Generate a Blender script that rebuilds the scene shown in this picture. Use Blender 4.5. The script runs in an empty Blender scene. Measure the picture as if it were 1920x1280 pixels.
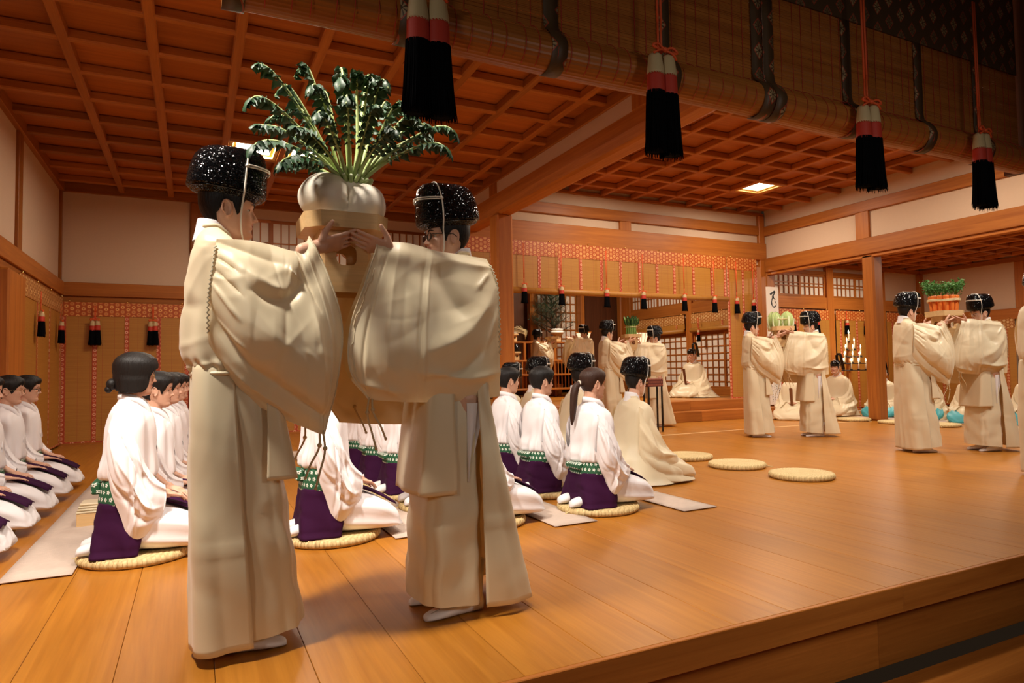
import bpy, bmesh, math, random
import numpy as np
from mathutils import Vector, Matrix, Euler
from math import pi, sin, cos, radians as R

# ------------------------------------------------------------------ camera, world, lights, exposure
SC = bpy.context.scene
COL = SC.collection
camd = bpy.data.cameras.new('camera'); cam = bpy.data.objects.new('camera', camd); COL.objects.link(cam)
camd.sensor_width = 36.0; camd.lens = 36.0 * 1225.1 / 1920; camd.clip_start = 0.05; camd.clip_end = 100
YAW, PITCH, ROLL = 0.454, 0.046, -0.017
_f = Vector((sin(YAW)*cos(PITCH), cos(YAW)*cos(PITCH), sin(PITCH)))
_r = Vector((cos(YAW), -sin(YAW), 0)); _u = _r.cross(_f)
_r2 = _r*cos(ROLL) + _u*sin(ROLL); _u2 = -_r*sin(ROLL) + _u*cos(ROLL)
cam.matrix_world = Matrix(((_r2.x, _u2.x, -_f.x, 0), (_r2.y, _u2.y, -_f.y, 0), (_r2.z, _u2.z, -_f.z, 1.0), (0, 0, 0, 1)))
SC.camera = cam
SC.view_settings.view_transform = 'Standard'; SC.view_settings.look = 'None'
SC.view_settings.gamma = 1.0; SC.view_settings.use_curve_mapping = False
SC.view_settings.exposure = 0.25
world = bpy.data.worlds.new('hall_ambient'); SC.world = world; world.use_nodes = True
world.node_tree.nodes['Background'].inputs[0].default_value = (1.0, 0.62, 0.36, 1)
world.node_tree.nodes['Background'].inputs[1].default_value = 0.012

def area(name, loc, size, power, color=(1, 0.86, 0.7), rot=(0, 0, 0), sy=None, spread=pi):
    l = bpy.data.lights.new(name, 'AREA'); l.energy = power; l.color = color; l.size = size
    if sy: l.shape = 'RECTANGLE'; l.size_y = sy
    l.spread = spread
    o = bpy.data.objects.new(name, l); o.location = loc; o.rotation_euler = rot; COL.objects.link(o); return o
def spot(name, loc, target, power, size=0.15, angle=70, color=(1, 0.88, 0.74), blend=0.6):
    l = bpy.data.lights.new(name, 'SPOT'); l.energy = power; l.color = color; l.shadow_soft_size = size
    l.spot_size = R(angle); l.spot_blend = blend
    o = bpy.data.objects.new(name, l); o.location = loc; COL.objects.link(o)
    o.rotation_euler = (Vector(target) - Vector(loc)).to_track_quat('-Z', 'Y').to_euler(); return o
WARM = (1, 0.84, 0.66)
# lamps at the glowing ceiling panels, plus added fill lamps without a panel
for nm, x, y, z, p in (('panel_and_fill_lamp', 0.70, 9.06, 3.97, 42), ('panel_and_fill_lamp', 1.39, 9.06, 3.97, 42), ('panel_and_fill_lamp', 9.34, 8.67, 4.27, 58),
                       ('panel_and_fill_lamp', 9.34, 5.3, 4.27, 58), ('panel_and_fill_lamp', 6.6, 5.3, 4.27, 58), ('panel_and_fill_lamp', 6.6, 8.67, 4.27, 55), ('panel_and_fill_lamp', 0.70, 5.6, 3.9, 24),
                       ('panel_and_fill_lamp', 13.0, 8.6, 3.25, 60), ('panel_and_fill_lamp', 13.6, 6.2, 3.25, 60), ('panel_and_fill_lamp', 8.0, 12.6, 4.1, 150)):  # the last is fill added to lift the dim altar
    area(nm, (x, y, z), 0.5, p, WARM)
# stage downlights set in the ceiling just behind the front beam
NEUT = (1, 0.91, 0.80)
for x, y, z, tx, ty, p in ((-0.8, 2.5, 3.86, -0.6, 5.2, 245), (-1.1, 2.3, 3.84, 0.7, 2.95, 640), (0.9, 2.3, 3.86, 0.8, 3.2, 250), (2.4, 2.4, 3.86, 2.4, 4.6, 265), (5.4, 2.5, 4.2, 5.8, 5.2, 340), (8.2, 2.5, 4.2, 8.0, 5.2, 370)):
    spot('stage_downlight', (x, y, z), (tx, ty, 0.6), p, 0.16, 92, NEUT, 0.8)
# unseen fill lights added in front of the stage, low enough to shine in under the blinds
area('front_fill_light', (-2.2, -0.6, 2.3), 0.5, 14, NEUT, (Vector((0.6, 3.0, 0.9))-Vector((-2.2, -0.6, 2.3))).to_track_quat('-Z', 'Y').to_euler())
area('front_fill_light', (2.4, -0.9, 1.9), 0.5, 9, NEUT, (Vector((2.6, 2.4, -0.25))-Vector((2.4, -0.9, 1.9))).to_track_quat('-Z', 'Y').to_euler(), spread=R(110))  # second fill, added to brighten the edge boards of the stage

# ------------------------------------------------------------------ helpers
rnd = random.Random(7)
def setp(o, label=None, cat=None, group=None, kind=None):
    if label: o['label'] = label
    if cat: o['category'] = cat
    if group: o['group'] = group
    if kind: o['kind'] = kind
    return o
def thing(name, label, cat, loc=(0, 0, 0), rz=0.0, group=None):
    o = bpy.data.objects.new(name, None); o.empty_display_size = 0.1; COL.objects.link(o)
    o.location = loc; o.rotation_euler = (0, 0, rz)
    return setp(o, label, cat, group)
def link(name, me, parent=None, loc=(0, 0, 0), rot=(0, 0, 0)):
    o = bpy.data.objects.new(name, me); COL.objects.link(o)
    if parent is not None: o.parent = parent
    o.location = loc; o.rotation_euler = rot
    return o
def children(o): return [c for c in bpy.data.objects if c.parent == o]
_kids = {}
def copy_tree(o, parent=None, kids=None):
    if kids is None:
        kids = {}
        for c in bpy.data.objects:
            if c.parent: kids.setdefault(c.parent.name, []).append(c)
    c = o.copy(); COL.objects.link(c)
    if parent is not None: c.parent = parent
    for k in kids.get(o.name, []): copy_tree(k, c, kids)
    return c
class MB:
    """collects shapes of one part"""
    def __init__(s): s.v = []; s.f = []; s.m = []; s.sm = []; s.uv = []
    def add(s, vs, fs, mi=0, smooth=False, uvs=None):
        b = len(s.v); s.v += [tuple(p) for p in vs]
        for i, f in enumerate(fs):
            s.f.append(tuple(b + k for k in f)); s.m.append(mi); s.sm.append(smooth)
            s.uv.append([uvs[k] for k in f] if uvs is not None else [(0, 0)]*len(f))
        return s
    def box(s, x0, x1, y0, y1, z0, z1, mi=0):
        vs = [(x, y, z) for z in (z0, z1) for y in (y0, y1) for x in (x0, x1)]
        return s.add(vs, [(0, 2, 3, 1), (4, 5, 7, 6), (0, 1, 5, 4), (2, 6, 7, 3), (0, 4, 6, 2), (1, 3, 7, 5)], mi)
    def bbox(s, x0, x1, y0, y1, z0, z1, c=0.004, mi=0):
        """box with chamfered edges along every side"""
        bm = bmesh.new(); bmesh.ops.create_cube(bm, size=1)
        for v in bm.verts: v.co = Vector(((x0+x1)/2 + v.co.x*(x1-x0), (y0+y1)/2 + v.co.y*(y1-y0), (z0+z1)/2 + v.co.z*(z1-z0)))
        bmesh.ops.bevel(bm, geom=bm.edges[:], offset=c, segments=1, affect='EDGES', profile=0.5)
        bm.verts.index_update()
        s.add([v.co[:] for v in bm.verts], [[v.index for v in f.verts] for f in bm.faces], mi); bm.free(); return s
    def obox(s, p, ax, ay, az, mi=0):
        p = Vector(p); ax, ay, az = Vector(ax), Vector(ay), Vector(az)
        vs = [p + ax*i + ay*j + az*k for k in (-1, 1) for j in (-1, 1) for i in (-1, 1)]
        return s.add(vs, [(0, 2, 3, 1), (4, 5, 7, 6), (0, 1, 5, 4), (2, 6, 7, 3), (0, 4, 6, 2), (1, 3, 7, 5)], mi)
    def grid(s, P, closed_v=False, closed_u=False, mi=0, smooth=True, cap=False, flip=False):
        P = np.asarray(P, float); m, n = P.shape[:2]
        vs = P.reshape(-1, 3).tolist(); fs = []
        uvs = [(i/max(1, m-1), j/max(1, n-1 if not closed_v else n)) for i in range(m) for j in range(n)]
        mm = m if closed_u else m-1; nn = n if closed_v else n-1
        for i in range(mm):
            for j in range(nn):
                q = (i*n+j, i*n+(j+1) % n, ((i+1) % m)*n+(j+1) % n, ((i+1) % m)*n+j)
                fs.append(q[::-1] if flip else q)
        if cap:
            a = tuple(range(n)); b = tuple(range((m-1)*n, m*n))
            fs.append(a if flip else a[::-1]); fs.append(b[::-1] if flip else b)
        return s.add(vs, fs, mi, smooth, uvs)
    def tube(s, path, rad, n=8, mi=0, cap=True, smooth=True, closed=False):
        P = [Vector(p) for p in path]; m = len(P)
        if not hasattr(rad, '__len__'): rad = [rad]*m
        rings = []; up = Vector((0.123, 0.345, 0.93)); a = None
        for i in range(m):
            if closed: t = P[(i+1) % m] - P[i-1]
            else: t = P[min(i+1, m-1)] - P[max(i-1, 0)]
            if t.length < 1e-9: t = Vector((0, 0, 1))
            t.normalize()
            if a is None: a = t.cross(up); a = a if a.length > 1e-3 else t.cross(Vector((1, 0, 0)))
            else: a = a - t*a.dot(t)
            a.normalize(); b = t.cross(a)
            rings.append([P[i] + (a*cos(2*pi*k/n) + b*sin(2*pi*k/n))*rad[i] for k in range(n)])
        return s.grid([[tuple(p) for p in r] for r in rings], True, closed, mi, smooth, cap and not closed)
    def lathe(s, prof, n=24, c=(0, 0, 0), mi=0, smooth=True, cap=True, axis='z'):
        rings = []
        for (r, z) in prof:
            ring = []
            for k in range(n):
                a = 2*pi*k/n; x, y = r*cos(a), r*sin(a)
                q = {'z': (x, y, z), 'x': (z, x, y), 'y': (y, z, x)}[axis]
                ring.append((c[0]+q[0], c[1]+q[1], c[2]+q[2]))
            rings.append(ring)
        return s.grid(rings, True, False, mi, smooth, cap)
    def ball(s, c, r, nu=8, nv=12, mi=0, rot=None):
        if not hasattr(r, '__len__'): r = (r, r, r)
        rings = []
        for i in range(nu+1):
            t = pi*i/nu; tt = max(0.02, min(pi-0.02, t))
            ring = []
            for j in range(nv):
                p = Vector((r[0]*sin(tt)*cos(2*pi*j/nv), r[1]*sin(tt)*sin(2*pi*j/nv), -r[2]*cos(tt)))
                if rot is not None: p = rot @ p
                ring.append((c[0]+p.x, c[1]+p.y, c[2]+p.z))
            rings.append(ring)
        return s.grid(rings, True, False, mi, True, True)
    def mesh(s, name, mats):
        me = bpy.data.meshes.new(name); me.from_pydata(s.v, [], s.f); me.update()
        for m in (mats if isinstance(mats, (list, tuple)) else [mats]): me.materials.append(m)
        me.polygons.foreach_set('material_index', s.m); me.polygons.foreach_set('use_smooth', s.sm)
        uv = me.uv_layers.new(name='UVMap')
        uv.data.foreach_set('uv', [c for f in s.uv for p in f for c in p])
        me.update(); return me
    def build(s, name, mats, parent=None, loc=(0, 0, 0), rot=(0, 0, 0)):
        return link(name, s.mesh(name, mats), parent, loc, rot)
def cr(P, n, closed=False):
    """Catmull-Rom resample along axis 0 to n samples"""
    P = np.asarray(P, float); m = P.shape[0]
    if closed: t = np.linspace(0, m, n, endpoint=False)
    else: t = np.linspace(0, m-1, n)
    i = np.floor(t).astype(int)
    if not closed: i = np.minimum(i, m-2)
    f = (t-i).reshape((-1,)+(1,)*(P.ndim-1))
    def g(k):
        if closed: return P[k % m]
        lo = 2*P[0]-P[1]; hi = 2*P[-1]-P[-2]
        Q = np.concatenate([lo[None], P, hi[None]]); return Q[np.clip(k+1, 0, m+1)]
    p0, p1, p2, p3 = g(i-1), g(i), g(i+1), g(i+2)
    return 0.5*((2*p1)+(-p0+p2)*f+(2*p0-5*p1+4*p2-p3)*f*f+(-p0+3*p1-3*p2+p3)*f**3)
def crumple(Q, amp, seed=0, cv=True, n=26, w0=.018, w1=.05, swell=1.0):
    """soft swells and a few crisper creases over a cloth grid"""
    Q = np.asarray(Q, float); nu, nv = Q.shape[:2]
    du = np.gradient(Q, axis=0); dv = (np.roll(Q, -1, 1)-np.roll(Q, 1, 1))/2 if cv else np.gradient(Q, axis=1)
    Nn = np.cross(du, dv); Nn /= (np.linalg.norm(Nn, axis=2, keepdims=True)+1e-9)
    U, V = np.meshgrid(np.linspace(0, 1, nu), np.linspace(0, 1, nv, endpoint=not cv), indexing='ij')
    r = np.random.RandomState(seed+100); D = np.zeros((nu, nv))
    for k in range(8): fx, fy = r.uniform(-11, 11), 6.2832*r.randint(-2, 3) if cv else r.uniform(-9, 9); D += amp*.45*swell*np.sin(fx*U+fy*V+r.uniform(0, 6.28))
    for k in range(n):
        u0, v0, an, ln = r.uniform(.03, .97), r.uniform(.05, .95), r.uniform(0, pi), r.uniform(.10, .34)
        dx, dy = cos(an), sin(an); vv = V-v0
        if cv: vv = (vv+.5) % 1-.5
        s_ = (U-u0)*dx+vv*dy; d = -(U-u0)*dy+vv*dx+r.uniform(-1.2, 1.2)*s_**2; w = r.uniform(w0, w1)
        D += amp*r.choice([-1.5, -1.0, 1.2, 1.8])*np.exp(-np.abs(d/w)**1.5-(s_/ln)**2)
    return Q + Nn*D[:, :, None]
def surf(P, nu, nv, cu=False, cv=False, folds=(), noise=0.0, seed=0):
    """control grid -> smooth grid with cloth folds (u0,v0,u1,v1,width,amp[,bend]) pushed along the normal"""
    Q = cr(P, nu, cu); Q = np.swapaxes(cr(np.swapaxes(Q, 0, 1), nv, cv), 0, 1)
    du = np.gradient(Q, axis=0); dv = np.gradient(Q, axis=1)
    if cv: dv = (np.roll(Q, -1, 1)-np.roll(Q, 1, 1))/2
    N = np.cross(du, dv); N /= (np.linalg.norm(N, axis=2, keepdims=True)+1e-9)
    U, V = np.meshgrid(np.linspace(0, 1, nu), np.linspace(0, 1, nv, endpoint=not cv), indexing='ij')
    D = np.zeros((nu, nv))
    for fo in folds:
        u0, v0, u1, v1, w, a = fo[:6]; bend = fo[6] if len(fo) > 6 else 0
        dx, dy = u1-u0, v1-v0; L = math.hypot(dx, dy); tx, ty = dx/L, dy/L
        s_ = ((U-u0)*tx+(V-v0)*ty)/L; d = -(U-u0)*ty+(V-v0)*tx
        d = d - bend*4*np.clip(s_, 0, 1)*(1-np.clip(s_, 0, 1))
        e = np.clip(s_, 0, 1); end = (s_-e)*L
        D += a*np.exp(-np.abs(d/w)**1.5-(end/(w*1.2))**2)*np.clip(0.35+np.sin(pi*e), 0, 1)
    return crumple(Q + N*D[:, :, None], noise, seed, cv) if noise else Q + N*D[:, :, None]
def solid(o, t, off=0):
    m = o.modifiers.new('thickness', 'SOLIDIFY'); m.thickness = t; m.offset = off; return o

# ------------------------------------------------------------------ materials
def newmat(name):
    m = bpy.data.materials.new(name); m.use_nodes = True; nt = m.node_tree
    return m, nt, nt.nodes['Principled BSDF']
def N(nt, t, **kw):
    n = nt.nodes.new(t)
    for k, v in kw.items():
        if k.startswith('i_'): n.inputs[k[2:].replace('_', ' ')].default_value = v
        else: setattr(n, k, v)
    return n
def plain(name, col, rough=0.5, metal=0.0, bump=0.0, bscale=60, coat=0.0, sheen=0.0, var=0.0, emit=0, sub=0.0, spec=None):
    m, nt, b = newmat(name)
    b.inputs['Base Color'].default_value = (*col, 1); b.inputs['Roughness'].default_value = rough; b.inputs['Metallic'].default_value = metal
    if coat: b.inputs['Coat Weight'].default_value = coat
    if sheen: b.inputs['Sheen Weight'].default_value = sheen
    if spec is not None: b.inputs['Specular IOR Level'].default_value = spec
    if sub: b.inputs['Subsurface Weight'].default_value = sub; b.inputs['Subsurface Radius'].default_value = (0.012, 0.005, 0.003); b.inputs['Subsurface Scale'].default_value = 0.6
    if emit: b.inputs['Emission Color'].default_value = (*col, 1); b.inputs['Emission Strength'].default_value = emit
    tc = N(nt, 'ShaderNodeTexCoord')
    no = N(nt, 'ShaderNodeTexNoise', i_Scale=bscale, i_Detail=4.0); nt.links.new(tc.outputs['Object'], no.inputs['Vector'])
    if bump:
        bp = N(nt, 'ShaderNodeBump', i_Strength=bump, i_Distance=0.004)
        nt.links.new(no.outputs['Fac'], bp.inputs['Height']); nt.links.new(bp.outputs[0], b.inputs['Normal'])
    if var:
        mx = N(nt, 'ShaderNodeMix', data_type='RGBA')
        mx.inputs[6].default_value = (*[c*(1-var) for c in col], 1); mx.inputs[7].default_value = (*[min(1, c*(1+var)) for c in col], 1)
        n2 = N(nt, 'ShaderNodeTexNoise', i_Scale=bscale*0.12, i_Detail=3.0); nt.links.new(tc.outputs['Object'], n2.inputs['Vector'])
        nt.links.new(n2.outputs['Fac'], mx.inputs[0]); nt.links.new(mx.outputs[2], b.inputs['Base Color'])
    return m
def wood(name, c1, c2, axis='z', rough=0.45, scale=1.0, rv=0.25, coat=0.0, figure=0.0):
    """straight-grained timber, grain along axis; each piece offset and tinted by its own random"""
    m, nt, b = newmat(name); L = nt.links.new
    tc = N(nt, 'ShaderNodeTexCoord'); oi = N(nt, 'ShaderNodeObjectInfo')
    sc = {'x': (0.35, 9, 9), 'y': (9, 0.35, 9), 'z': (9, 9, 0.35)}[axis]
    mp = N(nt, 'ShaderNodeMapping'); mp.inputs['Scale'].default_value = [k*scale for k in sc]
    ad = N(nt, 'ShaderNodeVectorMath', operation='ADD'); ml = N(nt, 'ShaderNodeMath', operation='MULTIPLY'); ml.inputs[1].default_value = 37.0
    L(oi.outputs['Random'], ml.inputs[0]); L(tc.outputs['Object'], ad.inputs[0]); L(ml.outputs[0], ad.inputs[1]); L(ad.outputs[0], mp.inputs['Vector'])
    no = N(nt, 'ShaderNodeTexNoise', i_Scale=2.2, i_Detail=6.0, i_Roughness=0.6, i_Distortion=0.6 + figure); L(mp.outputs[0], no.inputs['Vector'])
    fi = N(nt, 'ShaderNodeTexNoise', i_Scale=14.0, i_Detail=3.0); L(mp.outputs[0], fi.inputs['Vector'])
    rp = N(nt, 'ShaderNodeValToRGB'); rp.color_ramp.elements[0].position = 0.3; rp.color_ramp.elements[1].position = 0.72
    rp.color_ramp.elements[0].color = (*c1, 1); rp.color_ramp.elements[1].color = (*c2, 1); L(no.outputs['Fac'], rp.inputs[0])
    hs = N(nt, 'ShaderNodeHueSaturation'); mr = N(nt, 'ShaderNodeMapRange'); mr.inputs['To Min'].default_value = 1-rv; mr.inputs['To Max'].default_value = 1+rv*0.6
    L(oi.outputs['Random'], mr.inputs['Value']); L(mr.outputs[0], hs.inputs['Value'])
    mf = N(nt, 'ShaderNodeMix', data_type='RGBA', blend_type='MULTIPLY'); mf.inputs[0].default_value = 0.25
    L(rp.outputs[0], mf.inputs[6]); L(fi.outputs['Fac'], mf.inputs[7]); L(mf.outputs[2], hs.inputs['Color']); L(hs.outputs[0], b.inputs['Base Color'])
    b.inputs['Roughness'].default_value = rough; b.inputs['Specular IOR Level'].default_value = 0.28
    if coat: b.inputs['Coat Weight'].default_value = coat; b.inputs['Coat Roughness'].default_value = 0.25
    bp = N(nt, 'ShaderNodeBump', i_Strength=0.12, i_Distance=0.002); L(fi.outputs['Fac'], bp.inputs['Height']); L(bp.outputs[0], b.inputs['Normal'])
    return m
W1, W2 = (0.37, 0.110, 0.016), (0.53, 0.182, 0.031)
WX = wood('timber_along_x', W1, W2, 'x'); WY = wood('timber_along_y', W1, W2, 'y'); WZ = wood('timber_upright', W1, W2, 'z')
WPAN = wood('ceiling_board_wood', (0.39, 0.106, 0.016), (0.53, 0.160, 0.026), 'x', rv=0.14)
WFLOOR = wood('floor_board_wood', (0.40, 0.140, 0.014), (0.52, 0.205, 0.025), 'y', rough=0.34, scale=0.55, rv=0.07, figure=1.6)
WPALE = wood('pale_cypress', (0.74, 0.45, 0.19), (0.82, 0.56, 0.28), 'x', rough=0.5, rv=0.08)
WDARK = wood('dark_timber', (0.10, 0.035, 0.015), (0.17, 0.06, 0.025), 'z')
PLASTER = plain('wall_plaster', (0.64, 0.47, 0.33), 0.9, bump=0.15, bscale=220, var=0.03)
PAPER = plain('shoji_paper', (0.80, 0.74, 0.64), 0.85)
WHITEPAPER = plain('banner_paper', (0.86, 0.80, 0.72), 0.8)
INK = plain('black_ink', (0.01, 0.01, 0.01), 0.6)
DARK = plain('dark_recess', (0.02, 0.012, 0.008), 0.9)
LAMPGLOW = plain('lit_diffuser', (1.0, 0.93, 0.78), 0.5, emit=9)
LAMPFRAME = plain('gilt_lamp_frame', (0.85, 0.55, 0.16), 0.4)
# ------------------------------------------------------------------ the hall
def struct(name, label=None): return setp(bpy.data.objects.new(name, None), None, None, None, 'structure')
def root(name):
    o = bpy.data.objects.new(name, None); COL.objects.link(o); o['kind'] = 'structure'; return o
# floor: long boards laid front to back, each its own piece; nosing and riser along the stage front
fl = root('floor')
xs = -4.2; k = 0
meshes = []
pw = 0.305
for q in range(1):
    b = MB(); b.bbox(0.0008, pw-0.0008, 0, 10.2, -0.03, 0, 0.0016); meshes.append(b.mesh('floor_board', WFLOOR))
while xs < 16.9:
    o = link('floor_board', meshes[0], fl, (xs, 1.962, 0)); xs += pw
o = MB().box(-4.2, 17.2, 1.965, 12.4, -0.06, -0.012).build('subfloor', WDARK, fl)
for i in range(6):                                               # front nosing, butted lengths
    MB().bbox(-4.3+3.6*i+0.001, -0.7+3.6*i-0.001, 1.938, 1.961, -0.118, 0.001, 0.003).build('edge_board', WX, fl)
for i in range(6):
    MB().bbox(-4.3+3.6*i+0.001, -0.7+3.6*i-0.001, 2.07, 2.10, -0.42, -0.062, 0.003).build('riser_board', WX, fl)
st = root('trim_1')
for i in range(6): MB().bbox(-4.3+3.6*i, -0.7+3.6*i-0.002, 1.42, 1.98, -0.47, -0.42, 0.004).build('step_board', WX, st)
MB().box(-9, 20, -3, 2.2, -1.05, -1.0).build('lower_floor', WX, st)
MB().bbox(4.6, 11.0, 7.90, 7.955, -0.02, 0.002, 0.001).build('threshold_strip', WPALE, fl)

def coffer(name, x0, x1, y0, y1, zb, xr, yr, lamps, rw=0.09, rh=0.1):
    c = root(name); zp = zb + rh
    rb = {}
    for x in xr:
        b = MB(); b.bbox(-rw/2, rw/2, y0, y1, zb, zp, 0.012); b.build('rib', WY, c, (x, 0, 0))
    for y in yr:
        b = MB(); b.bbox(x0, x1, -rw/2+0.002, rw/2-0.002, zb+0.004, zp-0.002, 0.012); b.build('rib', WX, c, (0, y, 0))
    X = [x0]+list(xr)+[x1]; Y = [y0]+list(yr)+[y1]; cache = {}
    for i in range(len(X)-1):
        for j in range(len(Y)-1):
            w, d = round(X[i+1]-X[i], 3), round(Y[j+1]-Y[j], 3)
            if (i, j) in lamps: continue
            if (w, d) not in cache: cache[w, d] = MB().box(0, w, 0, d, zp, zp+0.012).mesh('ceiling_board', WPAN)
            link('ceiling_board', cache[w, d], c, (X[i], Y[j], 0))
    return X, Y
def frange(a, b, s):
    r = []; a0 = a
    while a0 < b: r.append(round(a0, 3)); a0 += s
    return r
xl = frange(-1.03, 4.0, 0.69); yl = [round(9.40-0.69*k, 3) for k in range(10, -4, -1)]
LL = {(3, 11), (2, 11)}
XL = [-1.83]+xl+[4.12]; YL = [1.95]+yl+[11.94]
iL = [i for i, x in enumerate(XL) if abs(x-0.35) < 0.02][0]; jL = [j for j, y in enumerate(YL) if abs(y-8.71) < 0.03][0]
coffer('ceiling', -1.83, 4.12, 1.95, 11.94, 3.93, xl, yl, {(iL, jL), (iL+1, jL)})
xr_ = frange(4.86, 11.0, 0.69); yr_ = frange(2.13, 10.1, 0.69)
iR = min(range(len(xr_)), key=lambda i: abs(xr_[i]-9.0)); jR = min(range(len(yr_)), key=lambda i: abs(yr_[i]-8.34))
coffer('ceiling', 4.38, 11.1, 1.95, 10.22, 4.28, xr_, yr_, {(iR+1, jR+1), (iR+1, jR+1-4)}, rw=0.08, rh=0.1)
xs_ = frange(11.75, 16.4, 0.6); ys_ = frange(2.4, 10.1, 0.55)
coffer('ceiling', 11.25, 16.5, 1.95, 10.22, 3.33, xs_, ys_, {(2, 11)}, rw=0.07, rh=0.08)
def ceiling_lamp(x0, x1, y0, y1, z, rh, label, grp=None):
    t = thing('ceiling_light', label, 'ceiling light', (0, 0, 0), 0, grp)
    b = MB(); f = 0.045
    for (a, bb, c, d) in ((x0, x1, y0, y0+f), (x0, x1, y1-f, y1), (x0, x0+f, y0+f, y1-f), (x1-f, x1, y0+f, y1-f)): b.bbox(a, bb, c, d, z+0.012, z+0.05, 0.004)
    b.build('frame', LAMPFRAME, t)
    b = MB(); f2 = 0.085
    for (a, bb, c, d) in ((x0+f, x1-f, y0+f, y0+f2), (x0+f, x1-f, y1-f2, y1-f), (x0+f, x0+f2, y0+f2, y1-f2), (x1-f2, x1-f, y0+f2, y1-f2)): b.bbox(a, bb, c, d, z+0.04, z+0.075, 0.004)
    b.build('inner_frame', LAMPFRAME, t)
    MB().box(x0+f2, x1-f2, y0+f2, y1-f2, z+0.055, z+0.06).build('diffuser', LAMPGLOW, t)
h = 0.047
ceiling_lamp(XL[iL]+h, XL[iL+1]-h, YL[jL]+h, YL[jL+1]-h, 3.93, 0.1, 'glowing square ceiling light behind the head of the left foreground priest')
ceiling_lamp(XL[iL+1]+h, XL[iL+2]-h, YL[jL]+h, YL[jL+1]-h, 3.93, 0.1, 'glowing square ceiling light partly hidden behind the radish leaves')
h = 0.042
ceiling_lamp(xr_[iR]+h, xr_[iR+1]-h, yr_[jR]+h, yr_[jR+1]-h, 4.28, 0.1, 'glowing square ceiling light in full view above the cabbage bearers')
ceiling_lamp(xr_[iR]+h, xr_[iR+1]-h, yr_[jR-4]+h, yr_[jR-3]-h, 4.28, 0.1, 'glowing square ceiling light peeping from behind a black tassel of the front blind')
ceiling_lamp(xs_[1]+h, xs_[2]-h, ys_[10]+h, ys_[11]-h, 3.33, 0.08, 'glowing square light in the low ceiling of the side room')

# left wall
wl = root('wall_left')
MB().box(-1.95, -1.85, 2.0, 12.0, 2.45, 3.92).build('plaster_panel', PLASTER, wl)
MB().bbox(-1.9, -1.79, 1.95, 11.94, 3.88, 4.03, 0.006).build('ceiling_moulding', WY, wl)
MB().bbox(-1.9, -1.77, 1.95, 11.94, 2.27, 2.48, 0.006).build('tie_beam', WY, wl)
MB().bbox(-1.9, -1.80, 1.95, 11.94, 2.17, 2.268, 0.004).build('lintel', WY, wl)
for y in (3.2, 5.1, 7.0, 9.25): MB().bbox(-1.9, -1.815, y-0.1, y+0.1, 2.48, 3.88, 0.005).build('post', WZ, wl)
MB().bbox(-1.9, -1.815, 11.84, 11.94, 2.48, 3.88, 0.005).build('post', WZ, wl)
MB().bbox(-1.93, -1.72, 8.35, 9.08, 0, 2.17, 0.02).build('column', WZ, wl)
MB().box(-1.98, -1.9, 1.95, 8.4, 0, 2.2).build('panelling', WZ, wl)
MB().box(-1.98, -1.9, 9.0, 12.0, 0, 2.2).build('panelling', WZ, wl)
# back wall of the left bay
wb = root('wall_back')
MB().bbox(-1.83, 4.2, 11.88, 12.02, 3.88, 4.03, 0.006).build('ceiling_moulding', WX, wb)
MB().box(-1.9, -0.05, 11.93, 12.06, 2.45, 3.92).build('plaster_panel', PLASTER, wb)
MB().box(0.2, 4.3, 11.96, 12.06, 3.68, 3.92).build('plaster_panel', PLASTER, wb)
MB().bbox(-0.06, 0.20, 11.86, 12.02, 0, 3.88, 0.02).build('post', WZ, wb)
MB().bbox(-1.83, 4.2, 11.85, 12.02, 2.27, 2.48, 0.006).build('tie_beam', WX, wb)
MB().bbox(-1.80, 4.2, 11.89, 12.02, 2.17, 2.268, 0.004).build('lintel', WX, wb)
MB().box(-1.9, 4.3, 12.02, 12.1, 0, 2.4).build('panelling', WZ, wb)
MB().bbox(-1.83, 4.2, 11.80, 12.0, -0.02, 0.03, 0.006).build('sill_board', WX, wb)
def lattice(name, axis, p, a0, a1, z0, z1, nx, zs, leafs=1, parent=None, fr=0.05, bar=0.018, flip=1, kind=True, back=0.03):
    """papered lattice window in plane axis=p; a along the wall"""
    w = root(name) if kind else bpy.data.objects.new(name, None)
    if not kind: COL.objects.link(w); w.parent = parent
    def bx(n, u0, u1, d0, d1, zz0, zz1, m):
        d0, d1 = sorted((d0*flip, d1*flip))
        if axis == 'y': MB().box(u0, u1, p+d0, p+d1, zz0, zz1).build(n, m, w)
        else: MB().box(p+d0, p+d1, u0, u1, zz0, zz1).build(n, m, w)
    wa, wz = (WX, WZ) if axis == 'y' else (WY, WZ)
    lw = (a1-a0)/leafs
    for l in range(leafs):
        b0, b1 = a0+lw*l, a0+lw*(l+1); o = 0.02*(l % 2)
        bx('frame', b0, b1, -0.02+o, 0.02+o, z1-fr, z1, wa); bx('frame', b0, b1, -0.02+o, 0.02+o, z0, z0+fr, wa)
        bx('frame', b0, b0+fr*0.8, -0.02+o, 0.02+o, z0+fr, z1-fr, wz); bx('frame', b1-fr*0.8, b1, -0.02+o, 0.02+o, z0+fr, z1-fr, wz)
        bx('pane', b0+fr*0.5, b1-fr*0.5, o+0.012, o+0.018, z0+fr*0.5, z1-fr*0.5, PAPER)
        for i in range(1, nx):
            u = b0+fr*0.8+(b1-b0-fr*1.6)*i/nx; bx('muntin', u-bar/2, u+bar/2, o-0.012, o+0.010, z0+fr, z1-fr, wz)
        for z in zs: bx('muntin', b0+fr*0.8, b1-fr*0.8, o-0.010, o+0.0115, z-bar/2, z+bar/2, wa)
    return w
lattice('window_1', 'y', 11.95, 0.2, 4.2, 2.48, 3.70, 7, (2.85, 2.93, 3.30), 4, bar=0.02)

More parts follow.
